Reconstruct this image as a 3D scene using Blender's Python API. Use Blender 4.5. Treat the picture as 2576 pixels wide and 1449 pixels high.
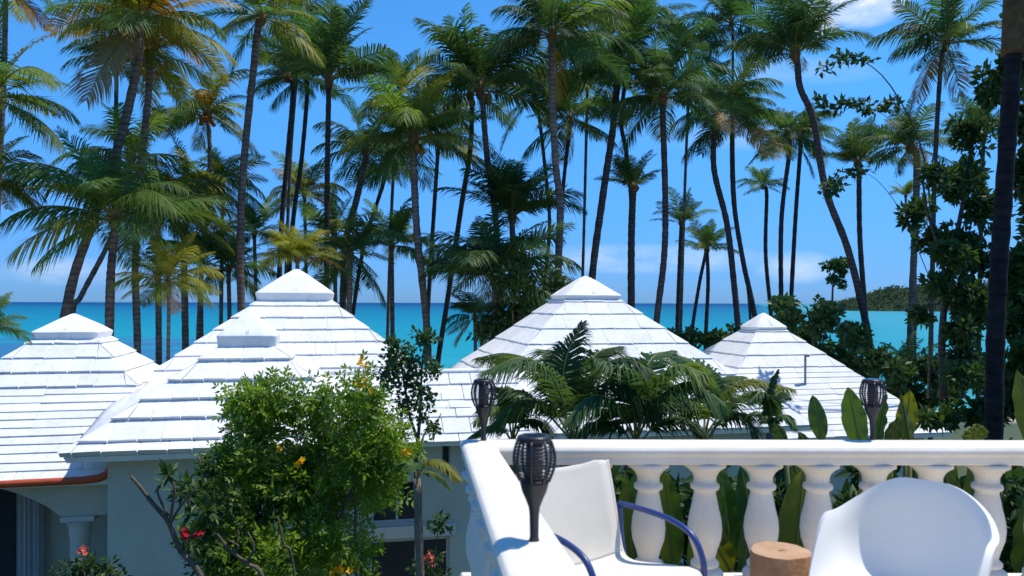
import bpy, bmesh, math, random
from mathutils import Vector, Matrix, noise
R = math.radians
sc = bpy.context.scene
for o in list(bpy.data.objects): bpy.data.objects.remove(o)

# ---------------------------------------------------------------- camera, sky, sun, exposure
CZ = 6.4                      # eye height above the garden
F, PX0, PY0 = 2022.0, 1288.0, 762.0
cam = bpy.data.cameras.new('camera'); co = bpy.data.objects.new('camera', cam); sc.collection.objects.link(co)
cam.sensor_width = 36; cam.lens = 36*F/2576; cam.shift_y = 37.5/2576; cam.clip_end = 60000; cam.clip_start = .05
co.location = (0, 0, CZ); co.rotation_euler = (R(90), R(-.12), 0)
cam.dof.use_dof = True; cam.dof.focus_distance = 14; cam.dof.aperture_fstop = cam.lens/1000/.0065
sc.camera = co

SUN_EL, SUN_AZ = 69, 72       # azimuth clockwise from +y (into the picture) towards +x
world = bpy.data.worlds.new('World'); sc.world = world; world.use_nodes = True
wn, wl = world.node_tree.nodes, world.node_tree.links
bg = wn['Background']; sky = wn.new('ShaderNodeTexSky'); sky.sky_type = 'NISHITA'; sky.sun_disc = False
sky.sun_elevation = R(SUN_EL); sky.sun_rotation = R(SUN_AZ); sky.air_density = 1.0; sky.dust_density = .2; sky.ozone_density = 3.0
bg.inputs['Strength'].default_value = .12
tint = wn.new('ShaderNodeMix'); tint.data_type = 'RGBA'; tint.blend_type = 'MULTIPLY'; tint.inputs['Factor'].default_value = 1
wl.new(sky.outputs[0], tint.inputs['A'])
tcw = wn.new('ShaderNodeTexCoord'); sepw = wn.new('ShaderNodeSeparateXYZ'); wl.new(tcw.outputs['Generated'], sepw.inputs[0])
def wmath(op, a, b=None, clamp=False):
    n = wn.new('ShaderNodeMath'); n.operation = op; n.use_clamp = clamp
    for i, v in enumerate((a, b)):
        if v is None: continue
        if isinstance(v, (int, float)): n.inputs[i].default_value = v
        else: wl.new(v, n.inputs[i])
    return n.outputs[0]
hz = wn.new('ShaderNodeMapRange'); hz.interpolation_type = 'SMOOTHSTEP'; hz.inputs[1].default_value = -.02; hz.inputs[2].default_value = .30; wl.new(sepw.outputs['Z'], hz.inputs[0])
hzm = wn.new('ShaderNodeMix'); hzm.data_type = 'RGBA'; hzm.inputs['A'].default_value = (.22, .50, 1.22, 1); hzm.inputs['B'].default_value = (.38, .98, 1.46, 1)
wl.new(hz.outputs[0], hzm.inputs['Factor']); wl.new(hzm.outputs['Result'], tint.inputs['B'])
def puff(x, z, rx, rz):       # soft cloud bank about one compass direction
    u = wmath('DIVIDE', sepw.outputs['X'], sepw.outputs['Y']); v = wmath('DIVIDE', sepw.outputs['Z'], sepw.outputs['Y'])
    a = wmath('POWER', wmath('ABSOLUTE', wmath('DIVIDE', wmath('SUBTRACT', u, x), rx)), 2)
    b = wmath('POWER', wmath('ABSOLUTE', wmath('DIVIDE', wmath('SUBTRACT', v, z), rz)), 2)
    g = wmath('SUBTRACT', 1.0, wmath('ADD', a, b), True)
    return wmath('MULTIPLY', g, wmath('GREATER_THAN', sepw.outputs['Y'], 0.0))
def wn_noise(scale, zs, det=6, rough=.6):
    m = wn.new('ShaderNodeMapping'); m.inputs['Scale'].default_value = (1, 1, zs); wl.new(tcw.outputs['Generated'], m.inputs[0])
    n = wn.new('ShaderNodeTexNoise'); n.inputs['Scale'].default_value = scale; n.inputs['Detail'].default_value = det; n.inputs['Roughness'].default_value = rough
    wl.new(m.outputs[0], n.inputs['Vector']); return n.outputs['Fac']
n1 = wn_noise(16, 2.2); n2 = wn_noise(30, 4)
cl = None
for (x, z, rx, rz, gain) in ((.425, .385, .075, .045, 1.9), (.385, .352, .03, .028, 1.5), (.16, .055, .20, .02, .55), (.355, .045, .06, .022, .7), (-.56, .038, .10, .02, .55), (.27, .21, .12, .022, .35), (.35, .29, .12, .02, .3)):
    p = wmath('MULTIPLY', puff(x, z, rx, rz), gain)
    cl = p if cl is None else wmath('MAXIMUM', cl, p)
cl = wmath('MULTIPLY', wmath('MULTIPLY', cl, wmath('SUBTRACT', wmath('MULTIPLY', n1, 2.6), .75)), .75, True)
cl = wmath('MULTIPLY', cl, wmath('ADD', .45, n2), True)
mixc = wn.new('ShaderNodeMix'); mixc.data_type = 'RGBA'; mixc.inputs['B'].default_value = (7.2, 7.7, 8.3, 1)
wl.new(cl, mixc.inputs['Factor']); wl.new(tint.outputs['Result'], mixc.inputs['A']); wl.new(mixc.outputs['Result'], bg.inputs['Color'])

sl = bpy.data.lights.new('sun', 'SUN'); so = bpy.data.objects.new('sun', sl); sc.collection.objects.link(so)
sl.energy = 4.25; sl.angle = R(.5); sl.color = (1, .955, .87)
sd = Vector((math.sin(R(SUN_AZ))*math.cos(R(SUN_EL)), math.cos(R(SUN_AZ))*math.cos(R(SUN_EL)), math.sin(R(SUN_EL))))
so.rotation_euler = sd.to_track_quat('Z', 'Y').to_euler(); so.location = (20, 10, 40)
vs = sc.view_settings; vs.view_transform = 'Standard'; vs.look = 'None'; vs.exposure = .15; vs.gamma = 1; vs.use_curve_mapping = False
sc.cycles.max_bounces = 8; sc.cycles.diffuse_bounces = 4; sc.cycles.transmission_bounces = 6; sc.cycles.transparent_max_bounces = 8

# ---------------------------------------------------------------- helpers
COL = sc.collection
UP = Vector((0, 0, 1))
def W(x, y, D):               # picture position + distance -> place in the world
    return Vector(((x-PX0)/F*D, D, CZ+(PY0-y)/F*D))
class MB:
    def __init__(s): s.v = []; s.f = []; s.m = []
    def quad(s, a, b, c, d, m=0):
        n = len(s.v); s.v += [a, b, c, d]; s.f.append((n, n+1, n+2, n+3)); s.m.append(m)
    def tri(s, a, b, c, m=0):
        n = len(s.v); s.v += [a, b, c]; s.f.append((n, n+1, n+2)); s.m.append(m)
    def poly(s, pts, m=0):
        n = len(s.v); s.v += list(pts); s.f.append(tuple(range(n, n+len(pts)))); s.m.append(m)
    def box(s, lo, hi, m=0):
        (a, b, c), (d, e, f) = lo, hi
        s.hexa([(a,b,c),(d,b,c),(d,e,c),(a,e,c)], [(a,b,f),(d,b,f),(d,e,f),(a,e,f)], m)
    def hexa(s, bot, top, m=0):
        n = len(s.v); s.v += [Vector(p) for p in bot]+[Vector(p) for p in top]; k = len(bot)
        s.f.append(tuple(n+i for i in reversed(range(k)))); s.f.append(tuple(n+k+i for i in range(k)))
        for i in range(k): j = (i+1) % k; s.f.append((n+i, n+j, n+k+j, n+k+i))
        s.m += [m]*(k+2)
    def tube(s, pts, rad, sides=8, m=0, caps=True):
        pts = [Vector(p) for p in pts]; n0 = len(s.v); N = len(pts)
        ref = None
        for i, p in enumerate(pts):
            t = (pts[min(i+1, N-1)]-pts[max(i-1, 0)]).normalized()
            if ref is None: ref = t.orthogonal().normalized()
            ref = (ref-t*ref.dot(t)); ref = ref.normalized() if ref.length > 1e-6 else t.orthogonal().normalized()
            b = t.cross(ref); r = rad[i] if isinstance(rad, (list, tuple)) else rad
            for k in range(sides):
                a = 2*math.pi*k/sides; s.v.append(p+(ref*math.cos(a)+b*math.sin(a))*r)
        for i in range(N-1):
            for k in range(sides):
                j = (k+1) % sides; s.f.append((n0+i*sides+k, n0+i*sides+j, n0+(i+1)*sides+j, n0+(i+1)*sides+k)); s.m.append(m)
        if caps:
            s.f.append(tuple(n0+k for k in reversed(range(sides)))); s.f.append(tuple(n0+(N-1)*sides+k for k in range(sides))); s.m += [m, m]
    def lathe(s, prof, sides=20, c=(0, 0, 0), m=0):
        c = Vector(c); n0 = len(s.v); N = len(prof)
        for r, z in prof:
            for k in range(sides):
                a = 2*math.pi*k/sides; s.v.append(c+Vector((r*math.cos(a), r*math.sin(a), z)))
        for i in range(N-1):
            for k in range(sides):
                j = (k+1) % sides; s.f.append((n0+i*sides+k, n0+i*sides+j, n0+(i+1)*sides+j, n0+(i+1)*sides+k)); s.m.append(m)
        s.f.append(tuple(n0+k for k in reversed(range(sides)))); s.f.append(tuple(n0+(N-1)*sides+k for k in range(sides))); s.m += [m, m]
    def mesh(s, name, mats=(), smooth=False):
        me = bpy.data.meshes.new(name); me.from_pydata([tuple(v) for v in s.v], [], s.f)
        for mt in mats: me.materials.append(mt)
        if len(mats) > 1: me.polygons.foreach_set('material_index', s.m)
        if smooth:
            bm = bmesh.new(); bm.from_mesh(me); bmesh.ops.remove_doubles(bm, verts=bm.verts, dist=1e-5); bm.to_mesh(me); bm.free()
            me.polygons.foreach_set('use_smooth', [True]*len(me.polygons))
        me.update(); return me
    def build(s, name, mat, parent=None, smooth=False, bevel=0, seg=2):
        mats = mat if isinstance(mat, (list, tuple)) else [mat]
        o = bpy.data.objects.new(name, s.mesh(name, mats, smooth)); COL.objects.link(o); o.parent = parent
        if bevel:
            b = o.modifiers.new('bevel', 'BEVEL'); b.width = bevel; b.segments = seg; b.limit_method = 'ANGLE'; b.angle_limit = R(35); b.harden_normals = True
            o.data.polygons.foreach_set('use_smooth', [True]*len(o.data.polygons))
        return o
def tag(o, label, cat, group=None):
    o['label'] = label; o['category'] = cat
    if group: o['group'] = group
    return o
def thing(name, label, cat, loc=(0, 0, 0), rz=0, group=None):
    o = bpy.data.objects.new(name, None); COL.objects.link(o); o.location = loc; o.rotation_euler = (0, 0, rz); o.empty_display_size = .2
    return tag(o, label, cat, group)
def struct(o, kind='structure'):
    o['kind'] = kind; return o
def spline(pts, n):           # Catmull-Rom through pts
    pts = [Vector(p) for p in pts]; P = [pts[0]*2-pts[1]]+pts+[pts[-1]*2-pts[-2]]; out = []
    seg = len(pts)-1
    for i in range(n+1):
        u = i/n*seg; k = min(int(u), seg-1); t = u-k; a, b, c, d = P[k:k+4]
        out.append(.5*((2*b)+(c-a)*t+(2*a-5*b+4*c-d)*t*t+(3*b-a-3*c+d)*t**3))
    return out

# ---------------------------------------------------------------- materials
def mat(name, col, rough=.6, spec=.3, var=0, vscale=4, col2=None, bump=0, bscale=30, trans=0, rnd=0, tcol=None, metal=0, coat=0, stain=None, rings=0, ringc=.62):
    m = bpy.data.materials.new(name); m.use_nodes = True; n, l = m.node_tree.nodes, m.node_tree.links
    b = n['Principled BSDF']; out = n['Material Output']
    b.inputs['Roughness'].default_value = rough; b.inputs['Specular IOR Level'].default_value = spec; b.inputs['Metallic'].default_value = metal; b.inputs['Coat Weight'].default_value = coat
    tc = n.new('ShaderNodeTexCoord'); geo = n.new('ShaderNodeNewGeometry')
    cur = n.new('ShaderNodeRGB'); cur.outputs[0].default_value = (*col, 1); cur = cur.outputs[0]
    if var or col2:
        nz = n.new('ShaderNodeTexNoise'); nz.inputs['Scale'].default_value = vscale; nz.inputs['Detail'].default_value = 6; nz.inputs['Roughness'].default_value = .65
        l.new(geo.outputs['Position'], nz.inputs['Vector'])
        rp = n.new('ShaderNodeMapRange'); rp.inputs[1].default_value = .35; rp.inputs[2].default_value = .68; l.new(nz.outputs['Fac'], rp.inputs[0])
        mx = n.new('ShaderNodeMix'); mx.data_type = 'RGBA'; l.new(rp.outputs[0], mx.inputs['Factor']); l.new(cur, mx.inputs['A'])
        mx.inputs['B'].default_value = (*(col2 or [c*(1-var) for c in col]), 1); cur = mx.outputs['Result']
    if stain:                 # mildew and rain streaks
        mp = n.new('ShaderNodeMapping'); mp.inputs['Scale'].default_value = (1, 1, .45); l.new(geo.outputs['Position'], mp.inputs[0])
        n2_ = n.new('ShaderNodeTexNoise'); n2_.inputs['Scale'].default_value = 7; n2_.inputs['Detail'].default_value = 9; n2_.inputs['Roughness'].default_value = .72; l.new(mp.outputs[0], n2_.inputs['Vector'])
        r2 = n.new('ShaderNodeMapRange'); r2.inputs[1].default_value = .53; r2.inputs[2].default_value = .82; l.new(n2_.outputs['Fac'], r2.inputs[0])
        mx = n.new('ShaderNodeMix'); mx.data_type = 'RGBA'; l.new(r2.outputs[0], mx.inputs['Factor']); l.new(cur, mx.inputs['A']); mx.inputs['B'].default_value = (*stain, 1); cur = mx.outputs['Result']
    if rings:                 # leaf scars round a palm trunk
        wv = n.new('ShaderNodeTexWave'); wv.bands_direction = 'Z'; wv.inputs['Scale'].default_value = rings; wv.inputs['Distortion'].default_value = 2.2; wv.inputs['Detail'].default_value = 2; wv.inputs['Detail Scale'].default_value = 1.5; l.new(geo.outputs['Position'], wv.inputs['Vector'])
        r3 = n.new('ShaderNodeMapRange'); r3.inputs[1].default_value = .55; r3.inputs[2].default_value = .95; r3.inputs[3].default_value = 1; r3.inputs[4].default_value = ringc; l.new(wv.outputs['Fac'], r3.inputs[0])
        mx = n.new('ShaderNodeMix'); mx.data_type = 'RGBA'; mx.blend_type = 'MULTIPLY'; mx.inputs['Factor'].default_value = 1; l.new(cur, mx.inputs['A']); l.new(r3.outputs[0], mx.inputs['B']); cur = mx.outputs['Result']
    if rnd:                   # each object its own shade
        oi = n.new('ShaderNodeObjectInfo'); h = n.new('ShaderNodeHueSaturation'); l.new(cur, h.inputs['Color'])
        mr = n.new('ShaderNodeMapRange'); mr.inputs[3].default_value = 1-rnd; mr.inputs[4].default_value = 1+rnd; l.new(oi.outputs['Random'], mr.inputs[0]); l.new(mr.outputs[0], h.inputs['Value'])
        mh = n.new('ShaderNodeMapRange'); mh.inputs[3].default_value = .5-.035*rnd*3; mh.inputs[4].default_value = .5+.02*rnd*3
        sm = n.new('ShaderNodeMath'); sm.operation = 'FRACT'; sm2 = n.new('ShaderNodeMath'); sm2.operation = 'MULTIPLY'; sm2.inputs[1].default_value = 7.13
        l.new(oi.outputs['Random'], sm2.inputs[0]); l.new(sm2.outputs[0], sm.inputs[0]); l.new(sm.outputs[0], mh.inputs[0]); l.new(mh.outputs[0], h.inputs['Hue'])
        cur = h.outputs[0]
    l.new(cur, b.inputs['Base Color'])
    if bump:
        nb = n.new('ShaderNodeTexNoise'); nb.inputs['Scale'].default_value = bscale; nb.inputs['Detail'].default_value = 5; l.new(geo.outputs['Position'], nb.inputs['Vector'])
        bp = n.new('ShaderNodeBump'); bp.inputs['Strength'].default_value = bump; bp.inputs['Distance'].default_value = .02; l.new(nb.outputs['Fac'], bp.inputs['Height']); l.new(bp.outputs[0], b.inputs['Normal'])
    if trans:
        t = n.new('ShaderNodeBsdfTranslucent'); ms = n.new('ShaderNodeMixShader'); ms.inputs[0].default_value = trans
        if tcol:
            mm = n.new('ShaderNodeMix'); mm.data_type = 'RGBA'; mm.blend_type = 'MULTIPLY'; mm.inputs['Factor'].default_value = 1; mm.inputs['B'].default_value = (*tcol, 1); l.new(cur, mm.inputs['A']); l.new(mm.outputs['Result'], t.inputs['Color'])
        else: l.new(cur, t.inputs['Color'])
        l.new(b.outputs[0], ms.inputs[1]); l.new(t.outputs[0], ms.inputs[2]); l.new(ms.outputs[0], out.inputs['Surface'])
    return m
TC = (1.7, 1.6, .7)
M = dict(
 tile=mat('limewashed_tile', (.82, .81, .80), .75, .2, col2=(.70, .69, .68), vscale=2.2, bump=.35, bscale=14, rnd=.05, stain=(.50, .50, .49)),
 lime=mat('limewash', (.85, .84, .82), .75, .2, col2=(.75, .74, .725), vscale=2.5, bump=.35, bscale=10, stain=(.56, .56, .54)),
 wall=mat('wall_plaster', (.54, .525, .43), .8, .2, col2=(.44, .44, .36), vscale=1.1, bump=.25, bscale=25),
 trim=mat('white_trim', (.58, .58, .52), .7, .2, var=.08),
 rail=mat('balustrade_paint', (.79, .745, .665), .65, .25, col2=(.70, .65, .565), vscale=5, bump=.10, bscale=45),
 red=mat('coral_paint', (.56, .10, .035), .5, .3, col2=(.40, .07, .03), vscale=6, bump=.2),
 dark=mat('opening_shade', (.03, .035, .04), .6, .2),  # shade inside the doorway and stump hole, put into the colour
 glass=mat('window_glass', (.012, .02, .035), .08, .5),
 frame=mat('window_frame', (.45, .48, .5), .6, .3),
 curtain=mat('curtain', (.62, .65, .68), .9, .1, var=.12, trans=.2),
 trunk=mat('palm_trunk', (.26, .205, .165), .9, .1, col2=(.12, .09, .075), vscale=3.5, bump=.8, bscale=18, rnd=.2, rings=1.9),
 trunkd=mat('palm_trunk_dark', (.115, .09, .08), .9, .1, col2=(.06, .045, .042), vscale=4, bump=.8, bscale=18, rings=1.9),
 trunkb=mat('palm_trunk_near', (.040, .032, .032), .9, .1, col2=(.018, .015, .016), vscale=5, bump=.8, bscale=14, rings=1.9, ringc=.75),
 sheath=mat('leaf_sheath', (.20, .11, .05), .9, .1, col2=(.10, .06, .03), vscale=9, bump=.8),
 green=mat('palm_green', (.095, .172, .036), .55, .22, rnd=.32, trans=.40, tcol=TC),
 dgreen=mat('palm_dark_green', (.052, .115, .038), .55, .2, rnd=.3, trans=.38, tcol=TC),
 ygreen=mat('palm_yellow_green', (.22, .24, .032), .55, .22, rnd=.25, trans=.36, tcol=TC),  # natural leaf yellow, plus sunlight put into the colour of sunlit fronds
 yellow=mat('palm_yellow', (.40, .28, .04), .5, .3, rnd=.2, trans=.32, tcol=(1.4, 1.2, .7)),
 tan=mat('palm_dry', (.36, .235, .11), .7, .1, rnd=.2, trans=.2),
 rachis=mat('rachis', (.17, .17, .05), .5, .3),
 coco=mat('coconut', (.20, .16, .03), .5, .3, col2=(.28, .09, .02), vscale=5),
 orange=mat('coconut_orange', (.55, .16, .02), .5, .3, col2=(.30, .12, .02), vscale=5),
 bark=mat('bark', (.17, .13, .10), .9, .1, col2=(.09, .07, .05), vscale=12, bump=.6, bscale=40),
 pbark=mat('pale_bark', (.26, .22, .16), .85, .1, col2=(.13, .11, .08), vscale=10, bump=.5, bscale=40),
 leaf=mat('bush_leaf', (.22, .33, .035), .45, .35, col2=(.075, .165, .022), vscale=2.2, trans=.45, tcol=TC),
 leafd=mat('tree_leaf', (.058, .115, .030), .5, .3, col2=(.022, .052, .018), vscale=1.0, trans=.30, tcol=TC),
 leafb=mat('blue_green_leaf', (.075, .145, .045), .45, .3, col2=(.035, .085, .028), vscale=1.8, trans=.25, tcol=TC),
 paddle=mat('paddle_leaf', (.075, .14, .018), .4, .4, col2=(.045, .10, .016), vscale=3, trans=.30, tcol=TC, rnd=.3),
 paddle_lit=mat('paddle_leaf_lit', (.22, .21, .012), .35, .5, col2=(.13, .15, .012), vscale=3, trans=.40, tcol=(1.4, 1.4, .6)),  # yellower copy of the paddle leaf, with sunlight put into its colour
 yflower=mat('yellow_flower', (.75, .42, .01), .6, .2, trans=.25),
 rflower=mat('red_flower', (.42, .015, .03), .6, .2, trans=.2),
 pflower=mat('coral_flower', (.62, .18, .12), .6, .2, col2=(.45, .05, .04), vscale=20, trans=.2),
 blackp=mat('black_plastic', (.018, .020, .026), .38, .45),
 lampc=mat('lamp_cover', (.16, .13, .14), .4, .4, trans=.3),
 blue=mat('blue_enamel', (.018, .043, .185), .35, .5, coat=.3),
 sling=mat('cream_sling', (.74, .69, .60), .85, .15, var=.06, vscale=9, bump=.05, bscale=220),
 shell=mat('white_shell', (.86, .84, .79), .38, .4, coat=.1),
 metal=mat('steel_leg', (.6, .6, .62), .3, .5, metal=1),
 wood=mat('stump_wood', (.40, .23, .125), .7, .2, col2=(.27, .14, .07), vscale=10, bump=.4, bscale=30),
 woodc=mat('stump_end', (.52, .33, .20), .7, .2, col2=(.42, .24, .13), vscale=14, bump=.2),
 floor=mat('terrace_floor', (.76, .66, .52), .7, .2, var=.15, bump=.2),
 pipe=mat('grey_pipe', (.28, .30, .33), .5, .3),
 hill=mat('headland', (.045, .075, .028), .9, .1, col2=(.018, .038, .02), vscale=.06),
)
def ground_mat():
    m = bpy.data.materials.new('garden_ground'); m.use_nodes = True; n, l = m.node_tree.nodes, m.node_tree.links; b = n['Principled BSDF']
    g = n.new('ShaderNodeNewGeometry'); s = n.new('ShaderNodeSeparateXYZ'); l.new(g.outputs['Position'], s.inputs[0])
    nz = n.new('ShaderNodeTexNoise'); nz.inputs['Scale'].default_value = .35; nz.inputs['Detail'].default_value = 8; l.new(g.outputs['Position'], nz.inputs['Vector'])
    a = n.new('ShaderNodeMath'); a.operation = 'MULTIPLY_ADD'; a.inputs[1].default_value = 16; l.new(nz.outputs['Fac'], a.inputs[0]); l.new(s.outputs['Y'], a.inputs[2])
    r = n.new('ShaderNodeMapRange'); r.inputs[1].default_value = 56; r.inputs[2].default_value = 62; l.new(a.outputs[0], r.inputs[0])
    mx = n.new('ShaderNodeMix'); mx.data_type = 'RGBA'; mx.inputs['A'].default_value = (.055, .075, .025, 1); mx.inputs['B'].default_value = (.50, .42, .30, 1)
    l.new(r.outputs[0], mx.inputs['Factor']); l.new(mx.outputs['Result'], b.inputs['Base Color']); b.inputs['Roughness'].default_value = .95; return m
def sea_mat():
    m = bpy.data.materials.new('sea_water'); m.use_nodes = True; n, l = m.node_tree.nodes, m.node_tree.links; b = n['Principled BSDF']
    g = n.new('ShaderNodeNewGeometry'); s = n.new('ShaderNodeSeparateXYZ'); l.new(g.outputs['Position'], s.inputs[0])
    def mth(op, a, b_=None, c=False):
        k = n.new('ShaderNodeMath'); k.operation = op; k.use_clamp = c
        for i, v in enumerate((a, b_)):
            if v is None: continue
            if isinstance(v, (int, float)): k.inputs[i].default_value = v
            else: l.new(v, k.inputs[i])
        return k.outputs[0]
    def nz(scale, sx=1, sy=1, det=6):
        mp = n.new('ShaderNodeMapping'); mp.inputs['Scale'].default_value = (sx, sy, 1); l.new(g.outputs['Position'], mp.inputs[0])
        k = n.new('ShaderNodeTexNoise'); k.inputs['Scale'].default_value = scale; k.inputs['Detail'].default_value = det; l.new(mp.outputs[0], k.inputs['Vector']); return k.outputs['Fac']
    # depth of water grows with log distance from the beach
    d = mth('LOGARITHM', mth('MAXIMUM', mth('SUBTRACT', s.outputs['Y'], 40), 10), 10)
    d = mth('ADD', d, mth('MULTIPLY', mth('SUBTRACT', nz(.012, 1, .5), .5), .35))
    cr = n.new('ShaderNodeValToRGB'); l.new(mth('DIVIDE', mth('SUBTRACT', d, 1.3), 2.2, True), cr.inputs[0])
    e = cr.color_ramp.elements; e[0].position = 0; e[0].color = (.04, .28, .30, 1); e[1].position = 1; e[1].color = (.001, .05, .15, 1)
    for p, c in ((.30, (.010, .26, .31, 1)), (.52, (.004, .20, .28, 1)), (.80, (.001, .115, .215, 1))):
        k = e.new(p); k.color = c
    # seagrass and reef on the bottom, off the left part of the beach
    reef = mth('MULTIPLY', mth('SUBTRACT', nz(.028, 1, 1.8, 5), .30), 5, True)
    side = mth('DIVIDE', mth('SUBTRACT', -18, mth('ADD', s.outputs['X'], 0)), 22, True)
    near = mth('DIVIDE', mth('SUBTRACT', 190, s.outputs['Y']), 25, True)
    fac = mth('MULTIPLY', mth('MULTIPLY', reef, side), mth('MULTIPLY', near, .85))
    mx = n.new('ShaderNodeMix'); mx.data_type = 'RGBA'; mx.inputs['B'].default_value = (.035, .125, .26, 1)
    l.new(fac, mx.inputs['Factor']); l.new(cr.outputs[0], mx.inputs['A'])
    # pale sandy lagoon off the right end
    lag = mth('MULTIPLY', mth('DIVIDE', mth('SUBTRACT', s.outputs['X'], mth('MULTIPLY', s.outputs['Y'], .30)), 60, True), .8)
    m2 = n.new('ShaderNodeMix'); m2.data_type = 'RGBA'; m2.inputs['B'].default_value = (.05, .30, .35, 1); l.new(lag, m2.inputs['Factor']); l.new(mx.outputs['Result'], m2.inputs['A'])
    m3 = n.new('ShaderNodeMix'); m3.data_type = 'RGBA'; m3.blend_type = 'MULTIPLY'; l.new(m2.outputs['Result'], m3.inputs['A']); m3.inputs['Factor'].default_value = 1
    w = n.new('ShaderNodeMapRange'); w.inputs[3].default_value = .86; w.inputs[4].default_value = 1.14; l.new(nz(.12, .35, 1.6, 4), w.inputs[0]); l.new(w.outputs[0], m3.inputs['B'])
    l.new(m3.outputs['Result'], b.inputs['Base Color']); b.inputs['Roughness'].default_value = .45; b.inputs['Specular IOR Level'].default_value = .05
    bp = n.new('ShaderNodeBump'); bp.inputs['Strength'].default_value = .6; bp.inputs['Distance'].default_value = .25; l.new(nz(.5, .5, 1.4, 8), bp.inputs['Height']); l.new(bp.outputs[0], b.inputs['Normal'])
    return m

# ---------------------------------------------------------------- ground, sea, headland
SEA = -1.6
def gz(y): 
    t = min(max((y-34)/38, 0), 1.6); return -2.1*t*t*(3-2*min(t, 1)) if t <= 1 else -2.1-(y-72)*.05
mb = MB(); ys = [-40, 0, 20, 34, 40, 46, 52, 58, 64, 72, 90, 130]; xs = [-160+20*i for i in range(17)]
for j in range(len(ys)-1):
    for i in range(len(xs)-1):
        mb.quad(*[Vector((x, y, gz(y)-.004)) for x, y in ((xs[i], ys[j]), (xs[i+1], ys[j]), (xs[i+1], ys[j+1]), (xs[i], ys[j+1]))])
struct(mb.build('ground', ground_mat(), smooth=True))
mb = MB(); mb.quad(*[Vector(p) for p in ((-30000, 56, SEA), (30000, 56, SEA), (30000, 45000, SEA), (-30000, 45000, SEA))])
struct(mb.build('sea', sea_mat()))
# headland
rng = random.Random(5); mb = MB(); nx, ny = 150, 22; HD = 860
def hh(u, v):
    prof = min(1, max(0, (u-.0)/.16))**.7*(.72+.28*min(1, u/.5))
    return 29*prof*math.sin(math.pi*min(1, v*.95))**.55
grid = []
for i in range(nx+1):
    row = []
    for j in range(ny+1):
        u, v = i/nx, j/ny; x = (2165-PX0)/F*HD+u*330; y = HD+v*160-40*math.sin(u*5)
        h = hh(u, v); p = Vector((x*.05, y*.05, 0))
        h *= 1+.22*noise.noise(p*1.1); h += (h > 2)*(2.6*noise.noise(p*5)+2.2*abs(noise.noise(p*9)))
        row.append(Vector((x, y, SEA-.6+max(0, h))))
    grid.append(row)
for i in range(nx):
    for j in range(ny): mb.quad(grid[i][j], grid[i+1][j], grid[i+1][j+1], grid[i][j+1])
struct(mb.build('headland_hill', M['hill']))
mb = MB()
for i in range(9000):
    u, v = rng.random(), rng.random()*.6; a, b = int(u*nx), int(v*ny); p = grid[a][b]+Vector((rng.uniform(-2, 2), rng.uniform(-3, 3), 0))
    if p.z < SEA+1: continue
    s = rng.uniform(.7, 1.7); d = Vector((rng.gauss(0, 1), rng.gauss(0, 1), rng.gauss(.4, .6))).normalized(); e = d.orthogonal().normalized()
    c = p+Vector((0, 0, rng.uniform(0, 3.2))); mb.tri(c-e*s, c+e*s, c+d*s*2)
o = struct(mb.build('headland_woodland', M['hill']), 'stuff'); o['label'] = 'far green woodland covering the headland across the bay'; o['category'] = 'woodland'

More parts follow.
